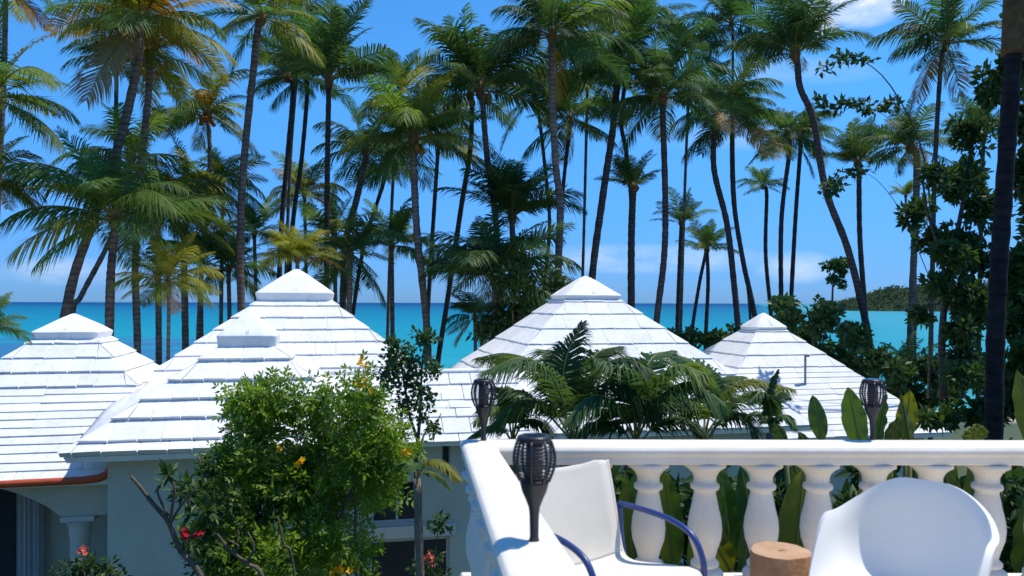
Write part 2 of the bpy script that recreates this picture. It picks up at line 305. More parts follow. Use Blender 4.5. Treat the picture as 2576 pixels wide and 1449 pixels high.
# ---------------------------------------------------------------- white pavilions
PSI = R(12.4)
def pav_local(root_xy, psi, px, py, yl):     # picture ray meets the local vertical plane y = yl
    c, s = math.cos(psi), math.sin(psi); dx, dy, dz = (px-PX0)/F, 1.0, (PY0-py)/F
    nx_, ny_ = -s, c; t = (yl+root_xy[0]*nx_+root_xy[1]*ny_)/(dx*nx_+dy*ny_)
    wx, wy = dx*t-root_xy[0], dy*t-root_xy[1]
    return wx*c+wy*s, CZ+dz*t
def tile_facets(roof, radii, facets, apz, pitch, tw, rng, fine_from=99, th=.055, full_strips=(2, 3), lastth=None):
    """courses of slab tiles on each facet; facet 0 front, 1 right, 2 back, 3 left"""
    lime = MB(); L = math.sqrt(1+pitch*pitch)
    for fc in range(4):
        a = fc*math.pi/2; e = Vector((math.cos(a), math.sin(a), 0)); o_ = Vector((math.sin(a), -math.cos(a), 0)); nrm = (o_*pitch+UP).normalized(); dn = (o_-UP*pitch)/L
        def S(r, w, n): return o_*r+e*w+Vector((0, 0, apz-pitch*r))+nrm*n
        for k in range(len(radii)-1):
            ri, ro = radii[k], radii[k+1]; t = th*(.62 if k >= fine_from else 1)*rng.uniform(.9, 1.1)
            if lastth and k == len(radii)-2: t = lastth
            strip = fc not in facets or k >= fine_from
            rov = ro+.018
            if strip:
                m = max(1, int(ro*2/1.6)) if k >= fine_from and fc in facets else 1
                cuts = [-1+2*i/m for i in range(m+1)]
            else:
                m = max(2, round(ro*2/tw)); sh = .5*(k % 2)
                cuts = [-1]+[min(.999, max(-.999, -1+2*(i+sh+rng.uniform(-.16, .16))/m)) for i in range(1 if sh == 0 else 0, m)]+[1]
                cuts = sorted(c for c in cuts); cuts = [c for i, c in enumerate(cuts) if i == 0 or c-cuts[i-1] > .35/m or c == 1]
                if 1-cuts[-2] < .3/m: cuts.pop(-2)
            for i in range(len(cuts)-1):
                w0, w1 = cuts[i]*ro, cuts[i+1]*ro; g = .007 if not strip else .002
                def wi(w): return max(-ri, min(ri, w))
                j = lambda s=.012: rng.uniform(-s, s)
                w0i, w1i = wi(w0), wi(w1)
                if cuts[i] == -1: w0i = -ri
                if cuts[i+1] == 1: w1i = ri
                t0, t1 = t+j(.008), t+j(.008); r0, r1 = rov+j(.008), rov+j(.008)
                if strip and k >= fine_from: r0, r1 = rov+j(.012), rov+j(.012)
                ga = g if cuts[i] != -1 else 0; gb = g if cuts[i+1] != 1 else 0
                sc0 = r0/ro if cuts[i] == -1 else 1; sc1 = r1/ro if cuts[i+1] == 1 else 1
                tb = MB()
                tb.hexa([S(ri, w0i+ga, -.03), S(r0-.010, w0*sc0+ga, -.03), S(r1-.010, w1*sc1-gb, -.03), S(ri, w1i-gb, -.03)],
                        [S(ri, w0i+ga, .004), S(r0, w0*sc0+ga, t0), S(r1, w1*sc1-gb, t1), S(ri, w1i-gb, .004)])
                tb.build('tile' if not strip else 'tile_course', M['tile'], roof, bevel=.010 if not strip else .004, seg=1 if strip else 2)
                if not strip and i > 0:   # limewash bridging the joint
                    for q in range(2):
                        wq = w0+rng.uniform(-.006, .006); hw = rng.uniform(.010, .022)
                        lime.hexa([S(ri+.03, wi(w0)-.008, -.02), S(rov+.03, wq-hw, -.02), S(rov+.03, wq+hw, -.02), S(ri+.03, wi(w0)+.008, -.02)],
                                  [S(ri+.03, wi(w0)-.006, .010), S(rov+.012, wq-hw*.6, t*.75), S(rov+.012, wq+hw*.6, t*.75), S(ri+.03, wi(w0)+.006, .010)])
                        break
    if lime.v:
        o = lime.build('joint_limewash', M['lime'], roof); o['kind'] = 'stuff'
def pavilion(label, X, D, drop0, pitch, radii, capr, rng, cap_h=None, facets=(0, 1), fine_from=99, wall_in=.5, tw=.47, lastth=None, rim=.15, caprise=.66, th=.055):
    root = thing('pavilion', label, 'pavilion', (X, D, 0), PSI, 'white hip-roofed pavilions')
    apz = CZ-drop0; rE = radii[-1]; ez = apz-pitch*rE
    b = MB(); q = lambda r, z: [Vector((-r, -r, z)), Vector((r, -r, z)), Vector((r, r, z)), Vector((-r, r, z))]
    dz = -.045
    e0, e1 = q(rE-.02, ez+dz), q(rE-.06, ez-.14); ap = Vector((0, 0, apz+dz))
    for i in range(4):
        j = (i+1) % 4; b.tri(e0[i], e0[j], ap); b.quad(e1[i], e1[j], e0[j], e0[i])
    b.poly(list(reversed(e1)))
    roof = b.build('roof', M['lime'], root)
    tile_facets(roof, radii, facets, apz, pitch, tw, rng, fine_from, th, lastth=lastth)
    # cap: rounded square hat
    c = MB(); zc = apz-pitch*capr+.055; N = 8
    rings = [(capr*.88, zc-.06), (capr*.945, zc-.005), (capr*.955, zc+.012), (capr*.992, zc+rim*.86), (capr*.995, zc+rim*.93), (capr*.985, zc+rim*.985), (capr*.95, zc+rim+capr*.04*caprise)]
    top = zc+rim+capr*caprise
    for t in (.75, .5, .3, .15, .07): rings.append((capr*t, zc+rim+(1-t)*capr*caprise-.10*max(0, .3-t)*capr))
    def ringpts(r, z):
        out = []; k = .80
        for s_ in range(4):
            a = s_*math.pi/2; e = Vector((math.cos(a), math.sin(a), 0)); o_ = Vector((math.sin(a), -math.cos(a), 0))
            for u in (-.86, -.45, 0, .45, .86): out.append(o_*r+e*u*r+Vector((0, 0, z+rng.uniform(-.006, .006))))
            out.append((o_*r+e*r)*.955+Vector((0, 0, z)))
        return out
    n0 = 0; R_ = [ringpts(*r) for r in rings]; n = len(R_[0])
    for rr in R_: c.v += rr
    for i in range(len(R_)-1):
        for k in range(n): j = (k+1) % n; c.f.append((i*n+k, i*n+j, (i+1)*n+j, (i+1)*n+k)); c.m.append(0)
    c.v.append(Vector((0, 0, rings[-1][1]+.015))); m_ = len(c.v)-1
    for k in range(n): c.f.append(((len(R_)-1)*n+k, (len(R_)-1)*n+(k+1) % n, m_)); c.m.append(0)
    cap = c.build('roof_cap', M['lime'], root, smooth=True)
    sm = MB()                 # raised seams down the middle of each cap face
    for s_ in range(4):
        a = s_*math.pi/2; o_ = Vector((math.sin(a), -math.cos(a), 0)); e = Vector((math.cos(a), math.sin(a), 0))
        for off in (-.012, .045*capr):
            p0 = o_*capr*.93+e*off+Vector((0, 0, zc+rim+capr*.05*caprise)); p1 = o_*capr*.12+e*off*.4+Vector((0, 0, zc+rim+.88*capr*caprise-.018*capr))
            sm.tube([p0, (p0+p1)/2, p1], .011, 5)
    sm.build('seam', M['lime'], cap, smooth=True)
    return root, ez, rE
def wall_shell(root, r, top, sides=('front', 'left', 'right', 'back')):
    b = MB()
    if 'front' in sides: b.box((-r, -r, -.3), (r, -r+.2, top))
    if 'back' in sides: b.box((-r, r-.2, -.3), (r, r, top))
    if 'left' in sides: b.box((-r, -r+.202, -.3), (-r+.2, r-.202, top))
    if 'right' in sides: b.box((r-.2, -r+.202, -.3), (r, r-.202, top))
    return b.build('wall', M['wall'], root)

def lin(a, b, n): return [a+(b-a)*i/n for i in range(n+1)]
# A: left pavilion with the arched loggia
rng = random.Random(1)
Aw = (-9.16, 16.8)
A, Aez, Ar = pavilion('left white pavilion, thin lower roof courses and coral red eave over an arched loggia', *Aw, .26, .87,
    [.42, .66, .97, 1.27, 1.56]+lin(1.56, 3.2, 11)[1:], .63, rng, fine_from=4, rim=.15, caprise=.62, th=.045)
yl = -2.70
b = MB()                      # arched front wall
xcol, zsp = pav_local(Aw, PSI, 197, 1300, yl); x0, z0 = pav_local(Aw, PSI, 20, 1256, yl); xr, zr = pav_local(Aw, PSI, 283, 1286, yl)
arch = []; xl = xcol-.28; span = 3.0
for i in range(15):
    t = i/14; arch.append((xl-span*t, zsp+.62*math.sin(math.pi*t)**.8))
ztop = Aez-.1
for i in range(14):
    (xa, za), (xb, zb) = arch[i], arch[i+1]
    b.hexa([(xb, yl, zb), (xa, yl, za), (xa, yl+.25, za), (xb, yl+.25, zb)], [(xb, yl, ztop), (xa, yl, ztop), (xa, yl+.25, ztop), (xb, yl+.25, ztop)])
b.box((xl, yl, zsp+.0), (2.7, yl+.25, ztop))
b.box((-6, yl, -.3), (xl-span, yl+.25, ztop))
b.box((-2.7, yl+1.5, -.3), (2.7, yl+1.7, ztop)); b.box((2.5, yl+.26, -.3), (2.7, 2.7, ztop)); b.box((-2.9, 2.5, -.3), (2.49, 2.7, ztop))
b.build('wall', M['wall'], A)
b = MB(); b.lathe([(.17, -.3), (.165, zsp-.42), (.185, zsp-.36), (.175, zsp-.30), (.21, zsp-.16), (.25, zsp-.10)], 20, (xcol, yl+.13, 0)); b.box((xcol-.28, yl-.05, zsp-.10), (xcol+.28, yl+.32, zsp-.002))
b.build('column', M['trim'], A, smooth=False, bevel=.01)
xd0, _ = pav_local(Aw, PSI, 42, 1350, yl+1.5); xd1, _ = pav_local(Aw, PSI, -60, 1350, yl+1.5)
b = MB(); b.box((xd1, yl+1.46, 0), (xd0, yl+1.49, zsp+.55)); b.build('doorway', M['dark'], A)  # flat dark slab in the door opening, room shade in its colour
b = MB(); xc0, _ = pav_local(Aw, PSI, 44, 1350, yl+1.2); xc1, _ = pav_local(Aw, PSI, 108, 1350, yl+1.2)
n = 40
for i in range(n):
    u0, u1 = i/n, (i+1)/n; f = lambda u: .05*math.sin(u*34)+.03*math.sin(u*19+1)
    b.quad(*[Vector((xc0+(xc1-xc0)*u, yl+1.2+f(u), z)) for u, z in ((u0, .05), (u1, .05), (u1, zsp+.5), (u0, zsp+.5))])
o = b.build('curtain', M['curtain'], A, smooth=True)
zE = Aez-.05; b = MB()
xe, _ = pav_local(Aw, PSI, 281, 1205, -Ar)
pts = [(-4.2, -Ar-.01, zE), (-2, -Ar-.012, zE-.01), (0, -Ar-.01, zE+.005), (xe-.75, -Ar-.01, zE+.01), (xe-.35, -Ar-.01, zE+.02), (xe-.14, -Ar-.012, zE+.06), (xe-.03, -Ar-.01, zE+.16), (xe+.01, -Ar-.005, zE+.30)]
b.tube(spline(pts, 40), .068, 10); b.build('eave_trim', M['red'], A, smooth=True)
# C: front pavilion
rng = random.Random(2)
C, Cez, Cr = pavilion('small front white pavilion with thick tile courses, behind the yellow flowering shrub', -5.19, 15.9, .48, .755,
    [.40, .81, 1.25, 1.63, 2.0, 2.40, 2.60], .56, rng, facets=(0, 1), tw=.44, lastth=.085, rim=.215, caprise=.86, th=.07)
wall_shell(C, 2.06, Cez-.1)
# smooth plaster valley between A and C
def roof_hit(px, py, xy, apz, pitch):
    c, s_ = math.cos(PSI), math.sin(PSI); d = Vector(((px-PX0)/F, 1, (PY0-py)/F)); t = 8.0
    while t < 30:
        p = Vector((0, 0, CZ))+d*t; dx, dy = p.x-xy[0], p.y-xy[1]; lx, ly = dx*c+dy*s_, -dx*s_+dy*c
        if p.z < apz-pitch*max(abs(lx), abs(ly)): return p
        t += .01
    return Vector((0, 0, CZ))+d*15
c_, s_ = math.cos(PSI), math.sin(PSI)
def c_hip(r): return Vector((-5.19+r*(-c_+s_), 15.9+r*(-s_-c_), CZ-.48-.755*r-.02))
left = [roof_hit(x, y, Aw, CZ-.26, .87)+Vector((0, 0, .03)) for x, y in ((395, 948), (350, 984), (312, 1004), (280, 1022), (256, 1044), (232, 1074), (203, 1106))]
right = [c_hip(r) for r in (1.05, 1.36, 1.62, 1.86, 2.06, 2.24, 2.46)]
left = spline(left, 24); right = spline(right, 24); b = MB(); K = 6
grid_ = [[l_.lerp(r_, k/K)-Vector((0, 0, .10*math.sin(math.pi*k/K))) for k in range(K+1)] for l_, r_ in zip(left, right)]
for i in range(24):
    for k in range(K): b.quad(grid_[i][k], grid_[i+1][k], grid_[i+1][k+1], grid_[i][k+1])
im = Matrix.Translation((-5.19, 15.9, 0)) @ Matrix.Rotation(PSI, 4, 'Z'); im.invert(); b.v = [im @ v for v in b.v]
o = b.build('valley_plaster', M['lime'], C, smooth=True); sm_ = o.modifiers.new('thick', 'SOLIDIFY'); sm_.thickness = .05

# B: tall rear pavilion
rng = random.Random(3)
B, Bez, Br = pavilion('tall rear white pavilion with the biggest roof cap, left of the picture centre', -5.36, 20.0, -.70, .78,
    [.62]+[1.0+.345*i for i in range(9)], .92, rng, facets=(0, 1, 3), rim=.20, caprise=.70, th=.042)
wall_shell(B, 3.2, Bez-.1)
# D
rng = random.Random(4)
D_, Dez, Dr = pavilion('wide white pavilion in the centre with broad courses, behind the feathery palms', 2.0, 22.0, -.70, .83,
    [.5, .80]+[1.18+.44*i for i in range(8)], .80, rng, facets=(0, 3), tw=.62, rim=.12, caprise=.72, th=.036)
wall_shell(D_, 3.75, Dez-.1)
# E
rng = random.Random(6)
E_, Eez, Er = pavilion('farthest right white pavilion with a grey vent pipe on its roof', 8.13, 26.0, .42, .86,
    [.3, .55, .92, 1.35, 1.74]+lin(1.74, 3.8, 12)[1:], .56, rng, facets=(0, 3), tw=.62, fine_from=4, rim=.10, caprise=.85, th=.036)
wall_shell(E_, 3.3, Eez-.1)
b = MB(); vx, vz = pav_local((8.13, 26.0), PSI, 2026, 996, -2.3); zt = vz+105/F*23.7
b.tube([(vx, -2.3, CZ-.42-.86*2.3-.05), (vx, -2.3, zt)], .035, 8); b.box((vx-.02, -2.34, zt-.06), (vx+.12, -2.26, zt)); b.build('vent_pipe', M['pipe'], E_)

# F: low linking wing between B and D
rng = random.Random(7)
Fw = (-1.87, 17.8); FX0, FX1, FE = -2.6, 2.0, 1.55
Fr = thing('linking_wing', 'low white wing joining the tall rear pavilion to the central one, windows below', 'building', (*Fw, 0), PSI)
rz = CZ-1.53; fp = .8; L_ = math.sqrt(1+fp*fp)
b = MB()
ez = rz-fp*FE
b.hexa([(FX0, -FE, ez-.14), (FX1, -FE, ez-.14), (FX1, FE, ez-.14), (FX0, FE, ez-.14)], [(FX0, -FE, ez-.03), (FX1, -FE, ez-.03), (FX1, FE, ez-.03), (FX0, FE, ez-.03)])
b.poly([Vector((FX0, -FE, ez-.03)), Vector((FX1, -FE, ez-.03)), Vector((FX1, 0, rz-.03)), Vector((FX0, 0, rz-.03))]); b.poly([Vector((FX1, FE, ez-.03)), Vector((FX0, FE, ez-.03)), Vector((FX0, 0, rz-.03)), Vector((FX1, 0, rz-.03))])
b.tri(Vector((FX1, -FE, ez)), Vector((FX1, FE, ez)), Vector((FX1, 0, rz))); b.tri(Vector((FX0, FE, ez)), Vector((FX0, -FE, ez)), Vector((FX0, 0, rz)))
froof = b.build('roof', M['lime'], Fr)
def FS(y, x, n_, sg): return Vector((x, sg*y, rz-fp*y))+Vector((0, sg*fp, 1)).normalized()*n_
fy = [0, .32, .68, 1.06, 1.42, 1.6]
for sg in (-1, 1):
    for k in range(5):
        m = 1 if sg > 0 else 9; cuts = [FX0+(FX1-FX0)*(i+(.5*(k % 2) if 0 < i < m else 0)+(rng.uniform(-.1, .1) if 0 < i < m else 0))/m for i in range(m+1)]
        for i in range(m):
            t = .036+rng.uniform(-.006, .006); g = .006; tb = MB(); yo = fy[k+1]+.018+rng.uniform(-.008, .008)
            tb.hexa([FS(fy[k], cuts[i]+g, -.03, sg), FS(yo, cuts[i]+g, -.03, sg), FS(yo, cuts[i+1]-g, -.03, sg), FS(fy[k], cuts[i+1]-g, -.03, sg)],
                    [FS(fy[k], cuts[i]+g, .004, sg), FS(yo, cuts[i]+g, t, sg), FS(yo, cuts[i+1]-g, t, sg), FS(fy[k], cuts[i+1]-g, .004, sg)])
            tb.build('tile', M['tile'], froof, bevel=.012)
b = MB(); b.tube([(FX0, 0, rz+.0), (FX1, 0, rz+.0)], .06, 8); b.build('ridge', M['lime'], froof, smooth=True)
wy = -1.2
def fw(px, py, y=wy): return pav_local(Fw, PSI, px, py, y)
wx0, wz1 = fw(938, 1212); wx1, wz0 = fw(1062, 1312)
ox0, oz1 = fw(930, 1362); ox1, _ = fw(1132, 1362)
lz1 = fw(1000, 1322)[1]; lz0 = fw(1000, 1352)[1]
nx0, nz1 = fw(1112, 1096); nx1, nz0 = fw(1134, 1200)
wtop = ez-.1
def wall_with_holes(b, x0, x1, z0, z1, y, th, holes):
    xs_ = sorted({x0, x1, *[h[0] for h in holes], *[h[1] for h in holes]}); zs_ = sorted({z0, z1, *[h[2] for h in holes], *[h[3] for h in holes]})
    for i in range(len(xs_)-1):
        for j in range(len(zs_)-1):
            cx, cz = (xs_[i]+xs_[i+1])/2, (zs_[j]+zs_[j+1])/2
            if any(h[0] < cx < h[1] and h[2] < cz < h[3] for h in holes): continue
            b.box((xs_[i], y, zs_[j]), (xs_[i+1], y+th, zs_[j+1]))
b = MB(); holes = [(wx0, wx1, wz0, wz1), (ox0, ox1, -.1, oz1), (nx0, nx1, nz0, min(nz1, wtop-.05))]
wall_with_holes(b, FX0+.3, 2.0, -.3, wtop, wy, .2, holes); b.box((FX0+.3, 1.2, -.3), (2, 1.4, wtop)); b.box((FX0+.3, .6, -.3), (2, .64, wtop))
b.build('wall', M['wall'], Fr)
b = MB(); b.box((ox0-.1, wy-.12, lz0), (ox1+.12, wy-.003, lz1)); b.build('ledge', M['trim'], Fr, bevel=.01)
def window(x0, x1, z0, z1, n):
    b = MB(); t = .05; y0, y1 = wy+.05, wy+.11
    b.box((x0, y0, z0), (x1, y1, z0+t)); b.box((x0, y0, z1-t), (x1, y1, z1))
    for i in range(n+1):
        xx = x0+(x1-x0)*i/n; b.box((max(x0, xx-t/2), y0+.003, z0+t+.001), (min(x1, xx+t/2), y1-.003, z1-t-.001))
    w = b.build('window', M['frame'], Fr)
    for i in range(n):
        xa, xb = x0+(x1-x0)*i/n+t/2, x0+(x1-x0)*(i+1)/n-t/2
        p = MB(); p.box((xa, wy+.075, z0+t), (xb, wy+.083, z1-t)); p.build('pane', M['glass'], w)
window(wx0, wx1, wz0, wz1, 2); window(nx0, nx1, nz0, min(nz1, wtop-.05), 1)
xm = ox0+(ox1-ox0)*.62
for (a_, b_) in ((ox0, xm-.03), (xm+.03, ox1)):
    d = MB(); t = .06
    d.box((a_, wy+.06, 0), (a_+t, wy+.12, oz1)); d.box((b_-t, wy+.06, 0), (b_, wy+.12, oz1)); d.box((a_+t+.001, wy+.06, oz1-t), (b_-t-.001, wy+.12, oz1)); d.box((a_+t+.001, wy+.06, 0), (b_-t-.001, wy+.12, .12))
    dr = d.build('door', M['frame'], Fr); p = MB(); p.box((a_+t, wy+.085, .12), (b_-t, wy+.093, oz1-t)); p.build('pane', M['glass'], dr)

#@@PART2
# ---------------------------------------------------------------- terrace and balustrade
TF = CZ-1.48; RT = CZ-.65     # terrace floor, top of the rail
b = MB(); b.box((-.42, -9, TF-.25), (9, 3.86, TF)); struct(b.build('terrace_floor', M['floor']))
b = MB(); b.box((-.25, -9, -.3), (9, 3.55, TF-.252)); struct(b.build('terrace_wall', M['wall']))
b = MB(); b.box((-7, -4.4, -.3), (9, -4.0, 8.2)); b.box((-7.3, -4.6, 8.202), (9.3, -3.5, 8.4)); struct(b.build('house_wall', M['rail']))  # unseen house wall behind the camera, added for its warm bounce light
bal = thing('balustrade', 'white plaster balustrade with vase shaped balusters around the terrace corner', 'balustrade', (-.16, 3.65, TF))
def V(x, y, z): return Vector((x, y, z))
BX, BY = -.155, 3.76          # centre of the corner
def rail_sweep(path, prof, name, m, bev=0):
    b = MB(); n0 = 0; k = len(prof)
    for (p, sd_) in path:
        for (u, z) in prof: b.v.append(V(p[0], p[1], z)+V(sd_[0], sd_[1], 0)*u-V(-.16, 3.65, TF))
    for i in range(len(path)-1):
        for j in range(k):
            q = (j+1) % k; b.f.append((i*k+j, i*k+q, (i+1)*k+q, (i+1)*k+j)); b.m.append(0)
    b.f.append(tuple(range(k))[::-1]); b.f.append(tuple((len(path)-1)*k+j for j in range(k))); b.m += [0, 0]
    return b.build(name, m, bal, bevel=bev, seg=4)
near = V(.285, .35, 0); corner = V(BX, BY, 0); far = V(7.5, BY+.02, 0)
dl = (corner-near).normalized(); sl_ = V(-dl.y, dl.x, 0)     # left side of the near run
mit = V(-.98, 1.10, 0)
path = [(near, sl_), (near.lerp(corner, .5), sl_), (corner, mit), (far, V(0, 1, 0))]
hw = .098
top = [(-hw+.012, RT-.088), (-hw+.010, RT-.050), (-hw, RT-.040), (-hw, RT-.022), (-hw+.012, RT-.007), (-hw+.035, RT), (hw-.035, RT), (hw-.012, RT-.007), (hw, RT-.022), (hw, RT-.040), (hw-.010, RT-.050), (hw-.012, RT-.088), (.06, RT-.094), (-.06, RT-.094)]
o = rail_sweep(path, top, 'top_rail', M['rail']); o.data.polygons.foreach_set('use_smooth', [True]*len(o.data.polygons))
sb = o.modifiers.new('sub', 'BEVEL'); sb.width = .006; sb.segments = 3; sb.limit_method = 'ANGLE'; sb.angle_limit = R(25); sb.harden_normals = True
rail_sweep(path, [(-.10, TF), (-.10, TF+.17), (-.085, TF+.19), (.085, TF+.19), (.10, TF+.17), (.10, TF)], 'plinth', M['rail'], .006)
z0 = TF+.19; H = RT-.09-z0
prof = [(.075, 0), (.075, .035), (.062, .05), (.046, .055), (.058, .066), (.058, .078), (.042, .095), (.050, .13), (.066, .18), (.0705, .225), (.067, .27), (.056, .32), (.049, .36), (.0445, .385), (.046, .395), (.058, .402), (.060, .412), (.058, .422), (.046, .43), (.047, .455), (.056, .475), (.072, .492), (.086, .50), (.086, .52)]
prof = [(r*1.13, z/.52*H) for r, z in prof]
b = MB(); b.lathe(prof, 20); bme = b.mesh('baluster', [M['rail']], True)
def baluster(p):
    o = bpy.data.objects.new('baluster', bme); COL.objects.link(o); o.parent = bal; o.location = V(p[0], p[1], z0)-V(-.16, 3.65, TF)
for i in range(28):
    px = 1490+142*i; x = (px-PX0)/F*BY
    if x > 7.3: break
    baluster((x, BY))
n = 12
for i in range(1, n):
    p = corner.lerp(near, (i*.262)/(corner-near).length) if i*.262 < (corner-near).length else None
    if p: baluster((p.x, p.y))

# torches on the rail
def torch(px, py, D, label, rot):
    p = W(px, py, D); t = thing('garden_torch', label, 'torch light', (p.x, p.y, RT+.001), rot, 'black lantern torches on the rail'); t.scale = (1.05, 1.05, 1.05)
    b = MB(); b.lathe([(.014, 0), (.0115, .01), (.0125, .06), (.0145, .085), (.022, .105), (.033, .13), (.0365, .145), (.038, .150), (.038, .156)], 18); b.build('stake', M['blackp'], t, smooth=True)
    def rr(u): return .035+.0175*math.sin(math.pi*min(1, u*.86+.06))+.004*u
    for k in range(8):
        a = 2*math.pi*(k+.5)/8; b = MB(); pts = []
        for i in range(8): u = i/7; r = rr(u); pts.append((r*math.cos(a), r*math.sin(a), .154+u*.108))
        b.tube(pts, .0036, 6); b.build('cage_rib', M['blackp'], t, smooth=True)
    for k in range(12):
        u = (k+.6)/12.3; r = rr(u)-.002; b = MB(); N = 24
        b.tube([(r*math.cos(2*math.pi*i/N), r*math.sin(2*math.pi*i/N), .154+u*.108) for i in range(N+1)], .0014, 5, caps=False); b.build('cage_ring', M['blackp'], t, smooth=True)
    b = MB(); b.lathe([(.022, .156), (.024, .20), (.022, .262)], 16); b.build('lamp_cover', M['lampc'], t, smooth=True)
    b = MB(); b.lathe([(.043, .258), (.0455, .262), (.0455, .269), (.042, .273), (.030, .2745)], 24); c = b.build('cap', M['blackp'], t, smooth=True)
    b = MB(); b.box((-.024, -.024, .2746), (.024, .024, .276)); b.build('solar_panel', M['glass'], c)
torch(1345, 1360, 2.198, 'near black lantern torch on the side rail, in front of the cream chair', .2)
torch(1217, 1108, 3.80, 'small black lantern torch standing on the balustrade corner', .5)
torch(2196, 1104, 3.84, 'black lantern torch on the far rail above the white tub chair', .9)

# sling chair
t = thing('sling_chair', 'cream sling armchair with blue tube arms in the terrace corner', 'chair', (.385, 3.09, TF), R(-55)); t.scale = (.96, .96, .97)
HWd = .235
prof = [(.25, .455), (.235, .472), (.20, .478), (.10, .462), (0, .442), (-.10, .425), (-.165, .425), (-.20, .445), (-.222, .50), (-.245, .60), (-.275, .72), (-.298, .80), (-.305, .825), (-.312, .835)]
prof = [(a, c) for a, _, c in [(v.x, v.y, v.z) for v in spline([V(a, 0, c) for a, c in prof], 44)]]
def sling(name, lo, hi):
    b = MB(); ny_ = 10
    for i in range(lo, hi):
        for j in range(ny_):
            def P(i_, j_):
                u = -1+2*j_/ny_; x, z = prof[i_]; sag = .018*(1-u*u); e = 0
                w = HWd
                if i_ > 39: w -= .06*((i_-39)/5)**2.5
                return V(x-sag*.4, u*w, z-sag)
            b.quad(P(i, j), P(i+1, j), P(i+1, j+1), P(i, j+1))
    o = b.build(name, M['sling'], t, smooth=True); so_ = o.modifiers.new('t', 'SOLIDIFY'); so_.thickness = .012; return o
sling('seat', 0, 24); sling('backrest', 24, 44)
for sy in (-1, 1):
    y = sy*(HWd+.02)
    b = MB(); b.tube([V(x, y-sy*.012, z-.004) for x, z in prof[:-2]], .012, 8); b.build('side_rail', M['sling'], t, smooth=True)
    ya = sy*(HWd+.045)
    b = MB(); b.tube(spline([V(-.26, ya, .64), V(-.10, ya, .645), (V(.06, ya, .635)), V(.17, ya, .60), V(.225, ya, .52), V(.235, ya, .42), V(.24, ya, .2), V(.245, ya, .0)], 40), .0128, 10); b.build('armrest', M['blue'], t, smooth=True)
    b = MB(); b.tube(spline([V(-.262, ya, .64), V(-.25, ya, .5), V(-.22, ya, .3), V(-.27, ya, .0)], 16), .0155, 8); b.build('leg', M['blue'], t, smooth=True)
b = MB(); b.tube([V(.235, -HWd-.03, .40), V(.235, HWd+.03, .40)], .012, 8); b.tube([V(-.225, -HWd-.03, .34), V(-.225, HWd+.03, .34)], .012, 8); b.build('stretcher', M['blue'], t, smooth=True)

# tub chair
t = thing('tub_chair', 'white moulded plastic tub chair facing the camera beside the wooden stump', 'chair', (1.345, 2.80, TF), R(-90-48))
b = MB(); NA, NT = 72, 22; SH = .435
def sm01(x): x = max(0, min(1, x)); return x*x*(3-2*x)
def rim(phi):                 # phi 0 = front; returns rim half-size and rim height over the seat
    a = abs((phi+math.pi) % (2*math.pi)-math.pi)      # 0 front .. pi back
    h = .255*sm01((a-R(56))/R(46)) + .135*sm01((a-R(108))/R(60))
    rx = .285+.02*sm01((a-R(40))/R(60))-.03*sm01((a-R(130))/R(50))
    return rx, h
vs_ = []
for i in range(NT+1):
    q = i/NT
    for k in range(NA):
        phi = 2*math.pi*k/NA; r, h = rim(phi); rb = .205
        # superellipse plan
        cx, cy = math.cos(phi), math.sin(phi); ex = 2.6; rad = 1/((abs(cx)**ex+abs(cy)**ex)**(1/ex))
        if q < .5: rr_ = rb*(q/.5); z = .02*(q/.5)**2-.012
        else:
            u = (q-.5)/.5; bulge = 1-(1-u)**2.2
            rr_ = rb+(r+.035*(h > .02)-rb)*(bulge*.82+.18*u); z = .008+(h-.008)*(u**1.45)
            rr_ += .012*sm01((u-.9)/.1)
        b.v.append(V(rr_*rad*cx*.82, rr_*rad*cy*.83, SH+z))
for i in range(NT):
    for k in range(NA):
        j = (k+1) % NA; b.f.append((i*NA+k, i*NA+j, (i+1)*NA+j, (i+1)*NA+k)); b.m.append(0)
o = b.build('shell', M['shell'], t, smooth=True); md = o.modifiers.new('t', 'SOLIDIFY'); md.thickness = .022; md.offset = -1; bv = o.modifiers.new('b', 'BEVEL'); bv.width = .009; bv.segments = 3; bv.limit_method = 'ANGLE'; bv.angle_limit = R(50)
for sx in (-1, 1):
    for sy in (-1, 1):
        b = MB(); b.tube([V(sx*.12, sy*.12, SH-.03), V(sx*.22, sy*.23, 0)], .009, 8); b.build('leg', M['metal'], t, smooth=True)
b = MB(); b.tube([V(-.12, -.12, SH-.03), V(.12, .12, SH-.03)], .008, 6); b.tube([V(-.12, .12, SH-.03), V(.12, -.12, SH-.03)], .008, 6); b.build('base_frame', M['metal'], t)

# stump table
p = W(1964, 1381, 3.12); t = thing('stump_table', 'round wooden stump side table left of the white tub chair', 'side table', (p.x, p.y, TF))
b = MB(); N = 40; rs = random.Random(9); h = p.z-TF; ph = [rs.uniform(0, 6) for _ in range(4)]
def rad_(a, z): return .116+.004*math.sin(3*a+ph[0])+.0025*math.sin(5*a+ph[1]+z*3)+.0015*math.sin(11*a+ph[2])+.006*(1-z/h)
zs = [0, h*.25, h*.5, h*.75, h-.012, h-.003]
for z in zs:
    for k in range(N): a = 2*math.pi*k/N; r = rad_(a, z)-(.004 if z == zs[-1] else 0); b.v.append(V(r*math.cos(a), r*math.sin(a), z))
for i in range(len(zs)-1):
    for k in range(N): j = (k+1) % N; b.f.append((i*N+k, i*N+j, (i+1)*N+j, (i+1)*N+k)); b.m.append(0)
b.build('trunk', M['wood'], t, smooth=True)
b = MB()
rings = [(.0, -.012), (.011, -.010), (.014, 0)]+[(f, 0) for f in (.3, .5, .7, .88)]
